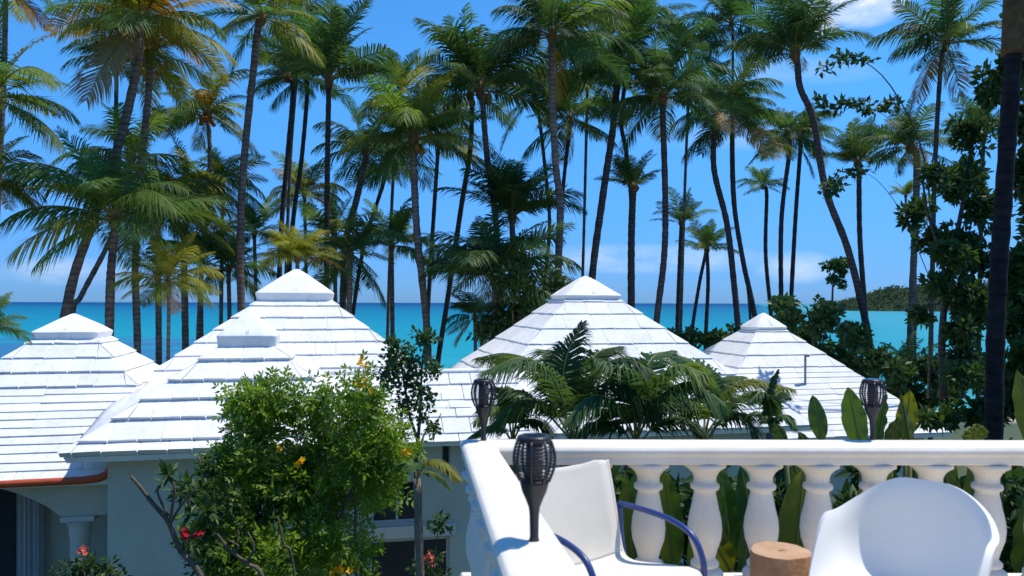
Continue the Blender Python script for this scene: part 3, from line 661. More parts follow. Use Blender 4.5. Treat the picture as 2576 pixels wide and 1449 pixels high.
for f, dz in rings:
    for k in range(N): a = 2*math.pi*k/N; r = f if f < .02 else f*(rad_(a, h)-.004); b.v.append(V(r*math.cos(a)+(.0), r*math.sin(a), h-.002+dz+(.0012*math.sin(5*a+f*40) if f > .2 else 0)))
for k in range(N): a = 2*math.pi*k/N; r = rad_(a, h)-.004; b.v.append(V(r*math.cos(a), r*math.sin(a), h-.003))
for i in range(len(rings)):
    for k in range(N): j = (k+1) % N; b.f.append((i*N+k, i*N+j, (i+1)*N+j, (i+1)*N+k)); b.m.append(0)
b.build('cut_top', M['woodc'], t, smooth=True)
b = MB(); b.lathe([(.012, h-.013), (.011, h-.006)], 12); b.build('knot_hole', M['dark'], t)

# ---------------------------------------------------------------- palms
def frond_geo(mb, path, ll, pairs, w, rng, sweep=.75, droop=.45, hang=.35, start=.16, rr=.012, skip=.04, vee=.25, tipf=.35):
    n = len(path)-1; wmin = w
    for i in range(pairs):
        t = start+(1-start)*(i+rng.uniform(-.25, .25))/(pairs-1); t = min(.999, max(start*.9, t)); u = t*n; k = min(int(u), n-1); f = u-k
        p = path[k].lerp(path[k+1], f); tg = (path[k+1]-path[k]).normalized()
        side = tg.cross(UP); side = side.normalized() if side.length > .05 else tg.orthogonal().normalized()
        nu = side.cross(tg)
        q = (t-start)/(1-start); Lf = ll*(.45+.55*math.sin(math.pi*min(1, .18+q*.62)))*(1-(1-tipf)*max(0, (q-.6)/.4)**1.3)
        sw = sweep*(.7+.9*q)
        for s in (-1, 1):
            if rng.random() < skip: continue
            d = (side*s+tg*sw+nu*vee-UP*droop*rng.uniform(.6, 1.3)+Vector((rng.uniform(-.1, .1), rng.uniform(-.1, .1), rng.uniform(-.1, .1)))).normalized()
            L = Lf*rng.uniform(.82, 1.1); wv = tg*w*(.6+.4*math.sin(math.pi*(.2+.7*q)))
            wv = (wv-d*wv.dot(d))+nu*w*.12
            m_ = p+d*L*.52; tip = p+d*L*.92-UP*L*hang*rng.uniform(.6, 1.2)
            a = len(mb.v); mb.v += [p-wv*.35, p+wv*.35, m_+wv*.5-UP*L*hang*.15, m_-wv*.5-UP*L*hang*.15, tip]
            mb.f += [(a, a+1, a+2, a+3), (a+3, a+2, a+4)]; mb.m += [0, 0]
    mb.tube(path, [rr*(1-.85*i/n) for i in range(n+1)], 4, 1, False)
def arc(e0, bend, n=14, p=1.35, side=0):
    pts = [Vector((0, 0, 0))]; 
    for i in range(n):
        t = (i+.5)/n; e = R(e0-bend*t**p); az = side*t*t
        pts.append(pts[-1]+Vector((math.cos(e)*math.cos(az), math.cos(e)*math.sin(az), math.sin(e)))/n)
    return pts
EL = [84, 68, 52, 36, 18, 0, -22, -48]
VAR = {}
rng = random.Random(11)
for e in EL:
    for v in range(3):
        for kind in 'ae':     # a arching, e erect
            b = MB(); bend = {84: 55, 68: 78, 52: 88, 36: 84, 18: 72, 0: 58, -22: 42, -48: 24}[e]*rng.uniform(.75, 1.2)*(1 if kind == 'a' else .55)
            frond_geo(b, arc(e, bend, p=1.35+.4*v/2, side=rng.uniform(-.4, .4)), .33, 56, .0205, rng, skip=.03+.06*v, sweep=.7+.15*v, droop=.25+.28*v if kind == 'a' else .2+.15*v, hang=.40 if kind == 'a' else .28, vee=.25 if kind == 'a' else .4)
            VAR[e, v, kind] = b.mesh('frond', [M['green'], M['rachis']])
cbm = MB()
cbm.lathe([(.02, -.13), (.075, -.10), (.10, -.04), (.10, .03), (.07, .09), (.02, .12)], 10); COCO = cbm.mesh('coconut', [M['coco']], True)
def add_frond(root, me, loc, rz, L, m, tilt=0):
    o = bpy.data.objects.new('frond', me); COL.objects.link(o); o.parent = root; o.location = loc; o.rotation_euler = (tilt, 0, rz); o.scale = (L, L, L)
    o.material_slots[0].link = 'OBJECT'; o.material_slots[0].material = M[m]; return o
def palm(label, c, L, D, tr, w, n=20, st='full', tone='green', yel=.1, brown=0, coco=0, seed=0, tm='trunk', group='coconut palms along the beach', wind=0, name='palm_tree', cm='coco'):
    rng = random.Random(seed*7+int(c[0])*3+int(c[1])); Lm = 1.0*L/F*D; n = int(n*1.12); w *= .80
    top = W(c[0], c[1], D); pts = [W(x, y, D) for x, y in tr]
    base = pts[-1].copy(); dv = pts[-1]-pts[-2]; g = gz(D)
    if base.z > g:
        k = (base.z-g)/max(.3, -dv.z) if dv.z < -.05 else 0
        off = dv*k; off.x = max(-1.2, min(1.2, off.x*.4)); base = Vector((base.x+off.x, D+rng.uniform(-.3, .3), g-.05)); pts.append(base)
    else: base = Vector((base.x, D, g-.05)); pts[-1] = base
    root = thing(name, label, 'palm tree', base, 0, group)
    path = [p-base for p in spline([top]+pts if (top-pts[0]).length > .05 else pts, 56)]
    rw = w/F*D/2; N = len(path); mb = MB(); rad = []
    for i in range(N):
        s = i/(N-1); rad.append(rw*(.86+.16*s+.30*max(0, (s-.86)/.14)**2)*(1+.07*(1 if i % 2 else -1)*.6+rng.uniform(-.03, .03)))
    mb.tube(path, rad, 10); mb.build('trunk', M[tm], root, smooth=True)
    h = top-base; hb = MB(); hb.lathe([(rw*.8, -.10*Lm), (rw*1.25, -.05*Lm), (rw*1.5, 0), (rw*1.1, .06*Lm), (rw*.3, .12*Lm)], 10); o = hb.build('leaf_sheath', M['sheath'], root, smooth=True); o.location = h
    ranges = dict(full=(86, -22), up=(86, 28), droop=(80, -46), mid=(84, 2))[st]
    az = rng.uniform(0, 6.28)
    for i in range(n):
        q = (i+.5)/n; e = ranges[0]+(ranges[1]-ranges[0])*q**.95+rng.uniform(-14, 14); ek = min(EL, key=lambda x: abs(x-e)); az += 2.39996+rng.uniform(-.25, .25)
        if wind: 
            pass
        m = tone; x = rng.random()
        if x < yel: m = {'green': 'ygreen', 'dgreen': 'green', 'ygreen': 'yellow'}[tone]
        elif x < yel+.18: m = {'green': 'dgreen', 'dgreen': 'dgreen', 'ygreen': 'green'}[tone]
        if i >= n-brown: m = 'tan' if rng.random() < .6 else 'yellow'; ek = rng.choice((-22, -48))
        ln = Lm*rng.uniform(.72, 1.16)*(.85 if q < .12 else 1)
        add_frond(root, VAR[ek, rng.randrange(3), 'e' if (rng.random() < (.8 if st == 'up' else .42)) else 'a'], h+Vector((math.cos(az), math.sin(az), 0))*rw*.5+UP*.04*Lm*(1-q), az, ln, m, rng.uniform(-.5, .5))
    for i in range(coco):
        a = rng.uniform(0, 6.28); o = bpy.data.objects.new('coconut', COCO); COL.objects.link(o); o.parent = root
        s = 1.15*Lm/3; o.location = h+Vector((math.cos(a)*.19*s*1.4, math.sin(a)*.19*s*1.4, -rng.uniform(.08, .42)*s)); o.scale = (s, s, s); o.rotation_euler = (rng.uniform(-.5, .5), rng.uniform(-.5, .5), a)
        o.material_slots[0].link = 'OBJECT'; o.material_slots[0].material = M[cm]
    return root, h, Lm
PAL = [
 dict(label='sunlit palm at the left edge with long fronds reaching into view', c=(-22,250), L=240, D=20, tr=[(-32,260),(-45,600),(-48,900)], w=30, n=24, tone='green', yel=.5),
 dict(label='lower sunlit yellow green palm at the left edge, under the long frond one', c=(-25,455), L=170, D=21.5, tr=[(-26,480),(-40,900)], w=24, n=22, tone='ygreen', yel=.25, st='droop'),
 dict(label='dark feathery palm behind the two thick left trunks', c=(395,520), L=190, D=26.5, tr=[(396,540),(400,900)], w=20, n=22, tone='green', yel=.25, st='droop'),
 dict(label='middling palm whose crown sits below the orange coconut palm', c=(560,455), L=125, D=33, tr=[(560,475),(556,820)], w=13, n=20, tone='green', yel=.3),
 dict(label='low bushy palm between the young palm and the rear pavilion roof', c=(505,640), L=125, D=30, tr=[(505,660),(507,880)], w=14, n=22, tone='green', yel=.2, st='mid'),
 dict(label='low palm right behind the rear pavilion cap, olive fronds', c=(840,600), L=130, D=34, tr=[(842,620),(845,860)], w=14, n=22, tone='green', yel=.3),
 dict(label='low palm with pale underside fronds under the golden hearted palm', c=(985,620), L=140, D=33, tr=[(985,640),(988,900)], w=15, n=20, tone='green', yel=.1, st='mid'),
 dict(label='olive palm crown high between the rear pavilion palms', c=(1000,240), L=140, D=40, tr=[(1000,260),(985,520),(975,860)], w=11, n=20, tone='green', yel=.2),
 dict(label='ragged palm crown high left of the golden frond palm', c=(1475,215), L=140, D=39, tr=[(1476,240),(1470,520),(1462,860)], w=10, n=20, tone='dgreen', yel=.15, brown=2),
 dict(label='ragged palm crown at the top between golden frond palm and s-curved one', c=(1735,130), L=150, D=37, tr=[(1734,160),(1722,480),(1712,860)], w=10, n=20, tone='dgreen', yel=.15, brown=1),
 dict(label='palm with brown hanging fronds in the top left corner', c=(10,-30), L=120, D=24, tr=[(12,-10),(10,140),(4,300),(-10,600),(-20,900)], w=18, n=16, st='droop', brown=5),
 dict(label='thick trunked palm leaning right, rising from behind the left pavilion cap', c=(352,62), L=240, D=23, tr=[(350,80),(345,160),(305,340),(240,540),(165,790)], w=30, n=26, tone='ygreen', yel=.3, brown=1),
 dict(label='palm with pale ringed lower trunk between the left cap and the young palm', c=(378,140), L=160, D=25, tr=[(376,160),(372,240),(352,450),(340,660),(346,900)], w=23, n=18, st='droop', yel=.5, tm='trunk'),
 dict(label='slim dark palm standing just left of the two thick left trunks', c=(290,150), L=150, D=31, tr=[(292,170),(290,330),(286,560),(282,800)], w=14, n=16, tone='dgreen', tm='trunkd'),
 dict(label='short dark palm with wide drooping fronds above the left pavilion', c=(288,555), L=265, D=22, tr=[(289,575),(278,700),(274,850)], w=27, n=24, tone='green', yel=.15),
 dict(label='palm with slanting thin trunk crossing behind the thick leaning one', c=(330,400), L=170, D=27, tr=[(328,420),(285,585),(205,745),(178,810)], w=17, n=18, tone='dgreen', yel=.25),
 dict(label='bright yellow green palm with orange coconuts, left of centre', c=(520,290), L=145, D=30, tr=[(522,305),(527,400),(518,560),(500,820)], w=14, n=24, tone='ygreen', yel=.25, coco=9, cm='orange'),
 dict(label='palm with a shaggy low crown behind the young palm', c=(470,485), L=170, D=29, tr=[(470,500),(463,640),(467,900)], w=22, n=24, tone='green', yel=.3, st='droop'),
 dict(label='tall palm with long clean straight trunk left of the rear pavilion', c=(655,48), L=175, D=27, tr=[(648,65),(637,170),(612,420),(604,640),(608,820)], w=24, n=20, st='droop', yel=.15),
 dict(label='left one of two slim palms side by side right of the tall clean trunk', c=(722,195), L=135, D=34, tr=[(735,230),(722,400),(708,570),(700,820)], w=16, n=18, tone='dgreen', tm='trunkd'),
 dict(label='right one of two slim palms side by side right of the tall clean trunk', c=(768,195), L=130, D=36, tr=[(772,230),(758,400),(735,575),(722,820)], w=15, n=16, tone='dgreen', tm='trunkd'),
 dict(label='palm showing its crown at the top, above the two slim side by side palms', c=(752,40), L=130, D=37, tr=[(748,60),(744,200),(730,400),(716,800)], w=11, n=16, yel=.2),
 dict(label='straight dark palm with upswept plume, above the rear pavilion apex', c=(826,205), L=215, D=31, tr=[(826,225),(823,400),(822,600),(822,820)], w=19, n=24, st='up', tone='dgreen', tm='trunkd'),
 dict(label='far yellowish palm low behind the rear pavilion, left of the straight dark palm', c=(765,490), L=115, D=40, tr=[(766,510),(770,700),(772,820)], w=12, n=22, tone='ygreen', yel=.1),
 dict(label='bushy yellow green palm just over the rear pavilion cap', c=(748,655), L=120, D=25.5, tr=[(748,670),(748,820)], w=14, n=28, tone='ygreen', yel=.2, st='mid'),
 dict(label='dark low palm left of the rear pavilion roof', c=(575,680), L=130, D=33, tr=[(575,700),(578,860)], w=14, n=24, tone='dgreen'),
 dict(label='dark palm filling the gap between the rear pavilion and the tall clean trunk', c=(640,590), L=110, D=37, tr=[(640,610),(645,820)], w=12, n=20, tone='dgreen'),
 dict(label='big full palm with golden inner fronds right of the rear pavilion', c=(1040,350), L=205, D=29, tr=[(1038,385),(1042,470),(1050,600),(1072,800),(1078,940)], w=24, n=30, yel=.3, coco=5),
 dict(label='palm leaning left with drooping crown beside the golden hearted palm', c=(918,375), L=150, D=36, tr=[(920,400),(892,520),(872,600),(860,820)], w=22, n=20, tone='dgreen', yel=.1),
 dict(label='thin palm slanting left under the golden hearted palm crown', c=(976,405), L=135, D=41, tr=[(974,430),(942,530),(915,620),(885,820)], w=13, n=18, tone='dgreen', tm='trunkd'),
 dict(label='shaggy palm right of the rear pavilion roof with fronds to its eave', c=(880,640), L=150, D=28, tr=[(880,660),(878,860)], w=18, n=22, st='droop', tone='dgreen', yel=.15),
 dict(label='tall broad crowned palm left of the picture top centre', c=(1206,228), L=220, D=30, tr=[(1212,250),(1225,400),(1247,560),(1262,820)], w=21, n=24, tone='dgreen', st='mid', yel=.06, coco=4),
 dict(label='palm with a kinked trunk bending down to the roof gap', c=(1182,238), L=150, D=33, tr=[(1186,262),(1182,380),(1160,520),(1125,760),(1098,945)], w=17, n=14, tone='dgreen', tm='trunkd'),
 dict(label='thin straight palm right behind the golden hearted palm trunk', c=(1105,345), L=130, D=38, tr=[(1102,370),(1092,520),(1077,780),(1075,945)], w=14, n=16, yel=.25, tm='trunkd'),
 dict(label='dense dark bushy palm between the rear and central pavilions', c=(1288,545), L=185, D=30, tr=[(1288,565),(1292,700),(1292,920)], w=20, n=34, tone='dgreen', st='up', yel=.03),
 dict(label='low spreading palm with arching fronds over the roof gap', c=(1245,700), L=225, D=27, tr=[(1245,715),(1250,920)], w=22, n=28, tone='dgreen', st='mid', yel=.04),
 dict(label='small low palm with brownish fronds beside the kinked trunk', c=(1195,800), L=105, D=29, tr=[(1195,815),(1197,940)], w=12, n=20, brown=4, tone='dgreen'),
 dict(label='tall palm with long bare trunk above the central pavilion left slope', c=(1388,92), L=225, D=28, tr=[(1388,112),(1388,230),(1398,420),(1409,520),(1403,720)], w=24, n=26, tone='dgreen', yel=.15, brown=1),
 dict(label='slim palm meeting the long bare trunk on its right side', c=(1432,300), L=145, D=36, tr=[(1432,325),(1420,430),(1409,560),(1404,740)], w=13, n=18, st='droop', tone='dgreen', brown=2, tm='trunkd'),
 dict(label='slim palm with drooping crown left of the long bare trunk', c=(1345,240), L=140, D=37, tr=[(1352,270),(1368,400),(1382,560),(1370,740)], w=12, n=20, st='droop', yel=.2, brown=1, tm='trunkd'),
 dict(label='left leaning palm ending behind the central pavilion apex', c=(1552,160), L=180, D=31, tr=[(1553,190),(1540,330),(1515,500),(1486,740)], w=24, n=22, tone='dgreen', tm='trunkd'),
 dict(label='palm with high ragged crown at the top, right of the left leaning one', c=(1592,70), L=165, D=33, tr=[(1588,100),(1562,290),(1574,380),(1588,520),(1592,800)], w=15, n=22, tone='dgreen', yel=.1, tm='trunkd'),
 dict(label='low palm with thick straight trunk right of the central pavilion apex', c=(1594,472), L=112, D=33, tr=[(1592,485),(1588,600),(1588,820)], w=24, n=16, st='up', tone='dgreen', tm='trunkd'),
 dict(label='palm with one golden orange frond right of centre', c=(1667,245), L=195, D=30, tr=[(1666,275),(1673,500),(1670,650),(1648,850)], w=21, n=26, tone='dgreen', yel=.12, tm='trunkd'),
 dict(label='small far palm right of the golden frond palm', c=(1714,560), L=90, D=42, tr=[(1713,578),(1708,700),(1703,860)], w=14, n=16, st='up', tone='dgreen', tm='trunkd'),
 dict(label='lowest of the small far palms, crown near the slanting twin trunk', c=(1778,628), L=90, D=45, tr=[(1779,645),(1781,720),(1775,870)], w=13, n=16, st='up', tone='dgreen', tm='trunkd'),
 dict(label='thin slanting palm leaning right into the lowest small crown', c=(1776,618), L=60, D=47, tr=[(1774,640),(1758,720),(1738,860)], w=12, n=10, st='up', tone='dgreen', tm='trunkd'),
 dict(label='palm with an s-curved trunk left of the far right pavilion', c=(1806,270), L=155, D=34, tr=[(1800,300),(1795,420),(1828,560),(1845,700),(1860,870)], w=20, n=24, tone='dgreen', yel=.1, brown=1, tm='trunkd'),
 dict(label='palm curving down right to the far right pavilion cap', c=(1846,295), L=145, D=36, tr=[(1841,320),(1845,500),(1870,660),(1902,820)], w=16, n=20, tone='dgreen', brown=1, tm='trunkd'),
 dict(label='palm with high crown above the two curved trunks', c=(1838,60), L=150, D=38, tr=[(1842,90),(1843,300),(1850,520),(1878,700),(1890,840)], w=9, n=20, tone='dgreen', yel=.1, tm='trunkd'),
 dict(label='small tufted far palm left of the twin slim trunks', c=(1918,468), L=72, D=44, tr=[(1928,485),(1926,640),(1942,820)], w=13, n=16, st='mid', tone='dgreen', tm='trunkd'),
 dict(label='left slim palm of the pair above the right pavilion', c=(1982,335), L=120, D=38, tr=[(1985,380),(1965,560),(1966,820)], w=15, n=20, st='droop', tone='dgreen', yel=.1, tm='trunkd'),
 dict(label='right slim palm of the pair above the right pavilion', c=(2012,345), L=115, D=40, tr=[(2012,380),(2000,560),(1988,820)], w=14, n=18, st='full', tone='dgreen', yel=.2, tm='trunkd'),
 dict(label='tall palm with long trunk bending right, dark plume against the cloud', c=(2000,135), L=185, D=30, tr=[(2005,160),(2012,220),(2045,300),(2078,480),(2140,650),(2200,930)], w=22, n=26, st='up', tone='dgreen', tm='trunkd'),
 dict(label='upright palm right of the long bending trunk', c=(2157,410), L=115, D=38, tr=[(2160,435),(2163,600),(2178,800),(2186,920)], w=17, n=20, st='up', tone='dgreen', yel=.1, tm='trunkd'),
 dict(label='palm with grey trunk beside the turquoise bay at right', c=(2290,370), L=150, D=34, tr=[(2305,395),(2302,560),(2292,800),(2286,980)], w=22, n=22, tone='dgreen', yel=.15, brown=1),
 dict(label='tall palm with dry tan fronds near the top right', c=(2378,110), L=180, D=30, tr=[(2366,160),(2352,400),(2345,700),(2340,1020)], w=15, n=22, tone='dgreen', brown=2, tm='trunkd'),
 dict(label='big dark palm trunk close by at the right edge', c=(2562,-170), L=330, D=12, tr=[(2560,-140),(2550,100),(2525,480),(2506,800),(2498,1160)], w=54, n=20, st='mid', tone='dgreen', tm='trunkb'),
 dict(label='tiny far palm with crooked stem beside the grey trunk at right', c=(2278,492), L=52, D=41, tr=[(2278,505),(2282,560),(2302,630),(2302,920)], w=7, n=14, st='up', tone='green', tm='trunkd'),
 dict(label='young palm with drooping yellowish fronds left of the rear pavilion', c=(424,712), L=142, D=22, tr=[(425,740),(424,850),(422,940)], w=12, n=24, st='full', tone='green', yel=.45, brown=1),
 dict(label='palm of short fronds at the left edge beside the left pavilion', c=(-40,825), L=105, D=12.5, tr=[(-42,850),(-45,1100)], w=26, n=22, st='mid', tone='green'),
 dict(label='low arching palm right of the far right pavilion', c=(2285,925), L=100, D=28, tr=[(2285,940),(2287,1020)], w=14, n=20, st='mid', tone='dgreen', yel=.15),
 dict(label='spiky crowned palm behind the broadleaf tree at right', c=(2472,345), L=110, D=36, tr=[(2472,365),(2465,700),(2460,1000)], w=14, n=18, st='up', tone='dgreen', tm='trunkd'),
]
for i, p in enumerate(PAL):
    r_, h_, L_m = palm(seed=i, **p)
    if 'golden orange' in p['label']: add_frond(r_, VAR[18, 1, 'a'], h_, R(168), L_m*.62, 'yellow'); add_frond(r_, VAR[18, 0, 'a'], h_, R(150), L_m*.55, 'yellow')
    if 'close by' in p['label']:
        b = MB(); P = [W(x, y, 12)-r_.location for x, y in ((2560,-60),(2555,20),(2551,80),(2547,135))]; b.tube(spline(P, 12), [.20, .19, .19, .185, .185, .18, .18, .175, .175, .17, .17, .172, .165], 12); b.build('leaf_sheath', M['sheath'], r_, smooth=True)

# ---------------------------------------------------------------- feathery palms close to the terrace (fronds shaped one by one)
def path_frond(root, base, pts, D, ll, m, pairs=100, w=.024, seed=0, droop=.5, hang=.48, dd=0, sweep=.9, start=.2):
    rng = random.Random(seed); P = [W(x, y, D+dd*i/(len(pts)-1)) for i, (x, y) in enumerate(pts)]
    b = MB(); frond_geo(b, [q-base for q in spline(P, 18)], ll, pairs, w, rng, sweep, droop, hang, start, .014, .02, .3)
    o = b.build('frond', [M[m], M['rachis']], root); return o
def areca(label, D, basepx, fronds, stems, name='feathery_palm'):
    bw = W(basepx, 1200, D); base = Vector((bw.x, D, gz(D)))
    root = thing(name, label, 'palm tree', base, 0, 'feathery palms below the terrace')
    for i, (sx, sy, lean) in enumerate(stems):
        tp = W(sx, sy, D); b = MB(); b.tube([p-base for p in spline([Vector((base.x+lean, D, base.z)), Vector((base.x+lean*.9+(tp.x-base.x)*.4, D, (tp.z+base.z)/2)), tp], 20)], [.045+.008*(k % 2) for k in range(21)], 8); b.build('stem', M['pbark'], root, smooth=True)
    for i, f in enumerate(fronds): path_frond(root, base, f[0], D, f[1], f[2], seed=i+int(basepx), dd=f[3] if len(f) > 3 else 0)
areca('feathery palm with an upright frond before the central pavilion', 7.6, 1440, [
 ([(1440,1100),(1415,1000),(1425,900),(1465,812)], .42, 'dgreen', .3), ([(1440,1100),(1395,960),(1320,900),(1215,935)], .44, 'dgreen', -.5), ([(1440,1090),(1360,930),(1280,890),(1200,900)], .34, 'green', .6),
 ([(1440,1095),(1480,960),(1560,900),(1640,930)], .42, 'dgreen', -.3), ([(1445,1100),(1500,980),(1585,960),(1660,1040)], .40, 'dgreen', -.6), ([(1440,1105),(1380,1020),(1300,1010),(1235,1070)], .36, 'green', -.4),
 ([(1440,1100),(1450,980),(1500,890),(1560,870)], .40, 'dgreen', .7), ([(1440,1110),(1340,1000),(1290,985),(1250,1040)], .3, 'dgreen', .3), ([(1445,1100),(1440,980),(1400,890),(1360,880)], .38, 'dgreen', .8)],
 [(1440, 1100, -.05), (1455, 1120, .15), (1425, 1125, -.2)])
areca('darkest feathery palm in the middle of the clump behind the rail', 7.2, 1600, [
 ([(1600,1110),(1590,1000),(1560,930),(1500,900)], .40, 'dgreen', -.3), ([(1600,1110),(1640,980),(1700,920),(1770,935)], .42, 'green', -.4), ([(1600,1110),(1660,1000),(1740,960),(1820,1010)], .42, 'dgreen', -.4),
 ([(1600,1110),(1540,1010),(1480,1000),(1420,1060)], .40, 'dgreen', -.4), ([(1600,1120),(1620,1020),(1680,990),(1740,1050)], .38, 'dgreen', .5), ([(1600,1110),(1605,990),(1640,900),(1690,880)], .40, 'dgreen', .7), ([(1600,1110),(1570,1040),(1530,1030),(1490,1075)], .34, 'green', .4),
 ([(1605,1120),(1660,1060),(1720,1050),(1770,1090)], .34, 'dgreen', .1), ([(1590,1120),(1560,1070),(1500,1060),(1450,1100)], .34, 'dgreen', .1)],
 [(1600, 1115, 0), (1585, 1130, -.15), (1615, 1130, .18)])
areca('yellow green feathery palm arching right over the far pavilion roof', 7.9, 1780, [
 ([(1770,1110),(1800,1010),(1880,955),(1990,975)], .34, 'ygreen', -.3), ([(1765,1110),(1830,1020),(1900,985),(1965,1030)], .30, 'green', .3), ([(1770,1110),(1720,1000),(1660,950),(1590,950)], .42, 'dgreen', -.2),
 ([(1770,1110),(1790,1000),(1760,920),(1700,890)], .40, 'dgreen', .5), ([(1770,1110),(1740,1020),(1680,1000),(1620,1050)], .38, 'green', -.5), ([(1775,1115),(1820,1050),(1870,1040),(1905,1085)], .30, 'dgreen', -.3), ([(1770,1110),(1780,1010),(1820,950),(1870,945)], .34, 'green', .6)],
 [(1770, 1115, 0), (1785, 1130, .15), (1755, 1130, -.15)])
areca('thin young feathery palm in front of the right pavilion roof', 7.0, 1938, [
 ([(1940,1085),(1938,1020),(1915,985),(1885,1010)], .13, 'dgreen', -.2), ([(1940,1085),(1945,1020),(1960,985),(1990,1000)], .13, 'dgreen', .2), ([(1940,1090),(1930,1050),(1900,1035),(1870,1060)], .12, 'dgreen', .2), ([(1940,1090),(1952,1050),(1980,1045),(2005,1075)], .12, 'dgreen', -.2), ([(1940,1085),(1941,1000),(1948,960),(1958,930)], .12, 'dgreen', 0)],
 [(1940, 1090, 0)])
areca('small feathery palm under the rail corner torch', 7.9, 1290, [
 ([(1290,1110),(1275,1040),(1240,1020),(1195,1060)], .26, 'green', -.3), ([(1290,1110),(1310,1030),(1350,1005),(1395,1040)], .26, 'green', .2), ([(1290,1110),(1290,1030),(1270,980),(1235,975)], .26, 'green', .3), ([(1290,1112),(1320,1060),(1360,1060),(1390,1090)], .24, 'dgreen', -.2), ([(1290,1112),(1260,1075),(1220,1075),(1180,1100)], .24, 'green', .1)],
 [(1290, 1115, 0)])
areca('feathery palm with one lit arching leaf beside the side rail', 9.5, 1075, [
 ([(1050,1200),(1080,1160),(1120,1165),(1160,1205)], .22, 'ygreen', -.3), ([(1050,1200),(1075,1185),(1105,1195),(1135,1230)], .18, 'green', .2), ([(1050,1205),(1040,1170),(1015,1165),(985,1190)], .18, 'green', .2)],
 [(1050, 1205, 0)])

# ---------------------------------------------------------------- paddle leaved plants behind the balustrade
def paddle_mesh(L, w, bend, rng, fold=.25, n=14):
    b = MB(); rows = []
    for i in range(n+1):
        t = i/n; a = R(bend)*t; x = L*(math.sin(a)/R(bend) if abs(bend) > 1 else t); z = L*((1-math.cos(a))/R(bend) if abs(bend) > 1 else 0)
        ww = w*(math.sin(math.pi*min(1, .03+t*.97))**.62)*(1-.25*t); c = Vector((-z, 0, x)); rip = .012*math.sin(t*23+rng.uniform(0, 1))
        rows.append([c+Vector((fold*ww*.5+rip, -ww, 0)), c+Vector((fold*ww*.12, -ww*.5, 0)), c, c+Vector((fold*ww*.12, ww*.5, 0)), c+Vector((fold*ww*.5-rip, ww, 0))])
    for i in range(n):
        for k in range(4): b.quad(rows[i][k], rows[i+1][k], rows[i+1][k+1], rows[i][k+1])
    b.tube([r[2]+Vector((-.004, 0, 0)) for r in rows], [.009*(1-.8*i/n) for i in range(n+1)], 5, 1)
    return b
def paddle_plant(label, px, D, leaves, seed):
    rng = random.Random(seed); bw = W(px, 1100, D); base = Vector((bw.x, D, gz(D))); root = thing('paddle_leaf_plant', label, 'plant', base, 0, 'paddle leaved plants behind the rail')
    for (x, y0, y1, wpx, lean, face, m) in leaves:      # blade from y0 (bottom) to y1 (tip)
        p = W(x, y0, D)+Vector((0, rng.uniform(-.25, .25), 0)); L = abs(y0-y1)/F*D; w = wpx/F*D/2
        b = paddle_mesh(L, w, rng.uniform(-18, 22), rng); o = b.build('leaf', [M[m], M['rachis']], root, smooth=True); o.location = p-base; o.rotation_euler = (0, R(lean), 0)
        o.rotation_euler = (Matrix.Rotation(R(lean), 3, 'Y') @ Matrix.Rotation(R(face), 3, 'Z')).to_euler()
        s = MB(); g0 = Vector(((p.x-base.x)*.3, (p.y-base.y)*.3, 0)); s.tube(spline([g0, g0.lerp(p-base, .6)+Vector((rng.uniform(-.06, .06), 0, 0)), p-base], 10), .014, 6); s.build('stalk', M['rachis'], root, smooth=True)
paddle_plant('paddle plant with two broad dark pointed leaves above the rail', 2110, 5.0, [(2135,1110,955,66,-14,80,'paddle'),(2100,1120,1000,52,-12,70,'paddle'),(2000,1130,1065,36,-28,80,'paddle'),(2040,1130,1075,30,-35,90,'paddle'),(2145,1400,1120,110,6,75,'paddle_lit'),(2090,1420,1180,90,-10,100,'paddle'),(2110,1500,1260,100,12,60,'paddle')], 1)
paddle_plant('paddle plant with lit yellow green leaves right of the far rail torch', 2290, 5.1, [(2322,1120,985,60,4,70,'paddle_lit'),(2285,1125,990,42,-7,110,'paddle_lit'),(2245,1130,995,40,5,100,'paddle'),(2225,1120,1040,44,14,80,'paddle'),(2260,1400,1150,100,-8,80,'paddle'),(2310,1420,1170,110,8,95,'paddle_lit'),(2350,1480,1200,90,14,70,'paddle')], 2)
paddle_plant('tall paddle leaf rising in front of the dark trunk at right', 2555, 4.7, [(2580,1130,915,66,-16,75,'paddle'),(2450,1120,1072,60,5,85,'paddle_lit'),(2512,1120,1076,60,-6,85,'paddle_lit'),(2500,1440,1165,90,-4,90,'paddle_lit'),(2540,1450,1160,80,8,90,'paddle'),(2440,1450,1150,80,-8,90,'paddle')], 3)
paddle_plant('paddle plant showing big lit leaves between the middle balusters', 1960, 4.9, [(1975,1430,1170,110,8,85,'paddle_lit'),(1930,1440,1185,80,-9,95,'paddle'),(1990,1460,1150,80,14,80,'paddle'),(1870,1450,1200,90,-6,85,'paddle'),(1850,1420,1190,60,12,60,'paddle'),(1835,1430,1290,80,-30,75,'paddle_lit')], 4)
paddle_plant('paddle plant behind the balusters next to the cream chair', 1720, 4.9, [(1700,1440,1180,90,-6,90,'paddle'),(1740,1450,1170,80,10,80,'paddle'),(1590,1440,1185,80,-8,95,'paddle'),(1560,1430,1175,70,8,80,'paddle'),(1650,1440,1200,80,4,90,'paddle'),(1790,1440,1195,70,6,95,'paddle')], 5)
paddle_plant('paddle plant low behind the right hand balusters', 2400, 5.0, [(2400,1400,1165,80,5,85,'paddle'),(2370,1420,1175,80,-8,95,'paddle'),(2205,1430,1180,80,-5,90,'paddle'),(2180,1440,1185,70,9,85,'paddle'),(2420,1430,1180,70,9,90,'paddle')], 6)

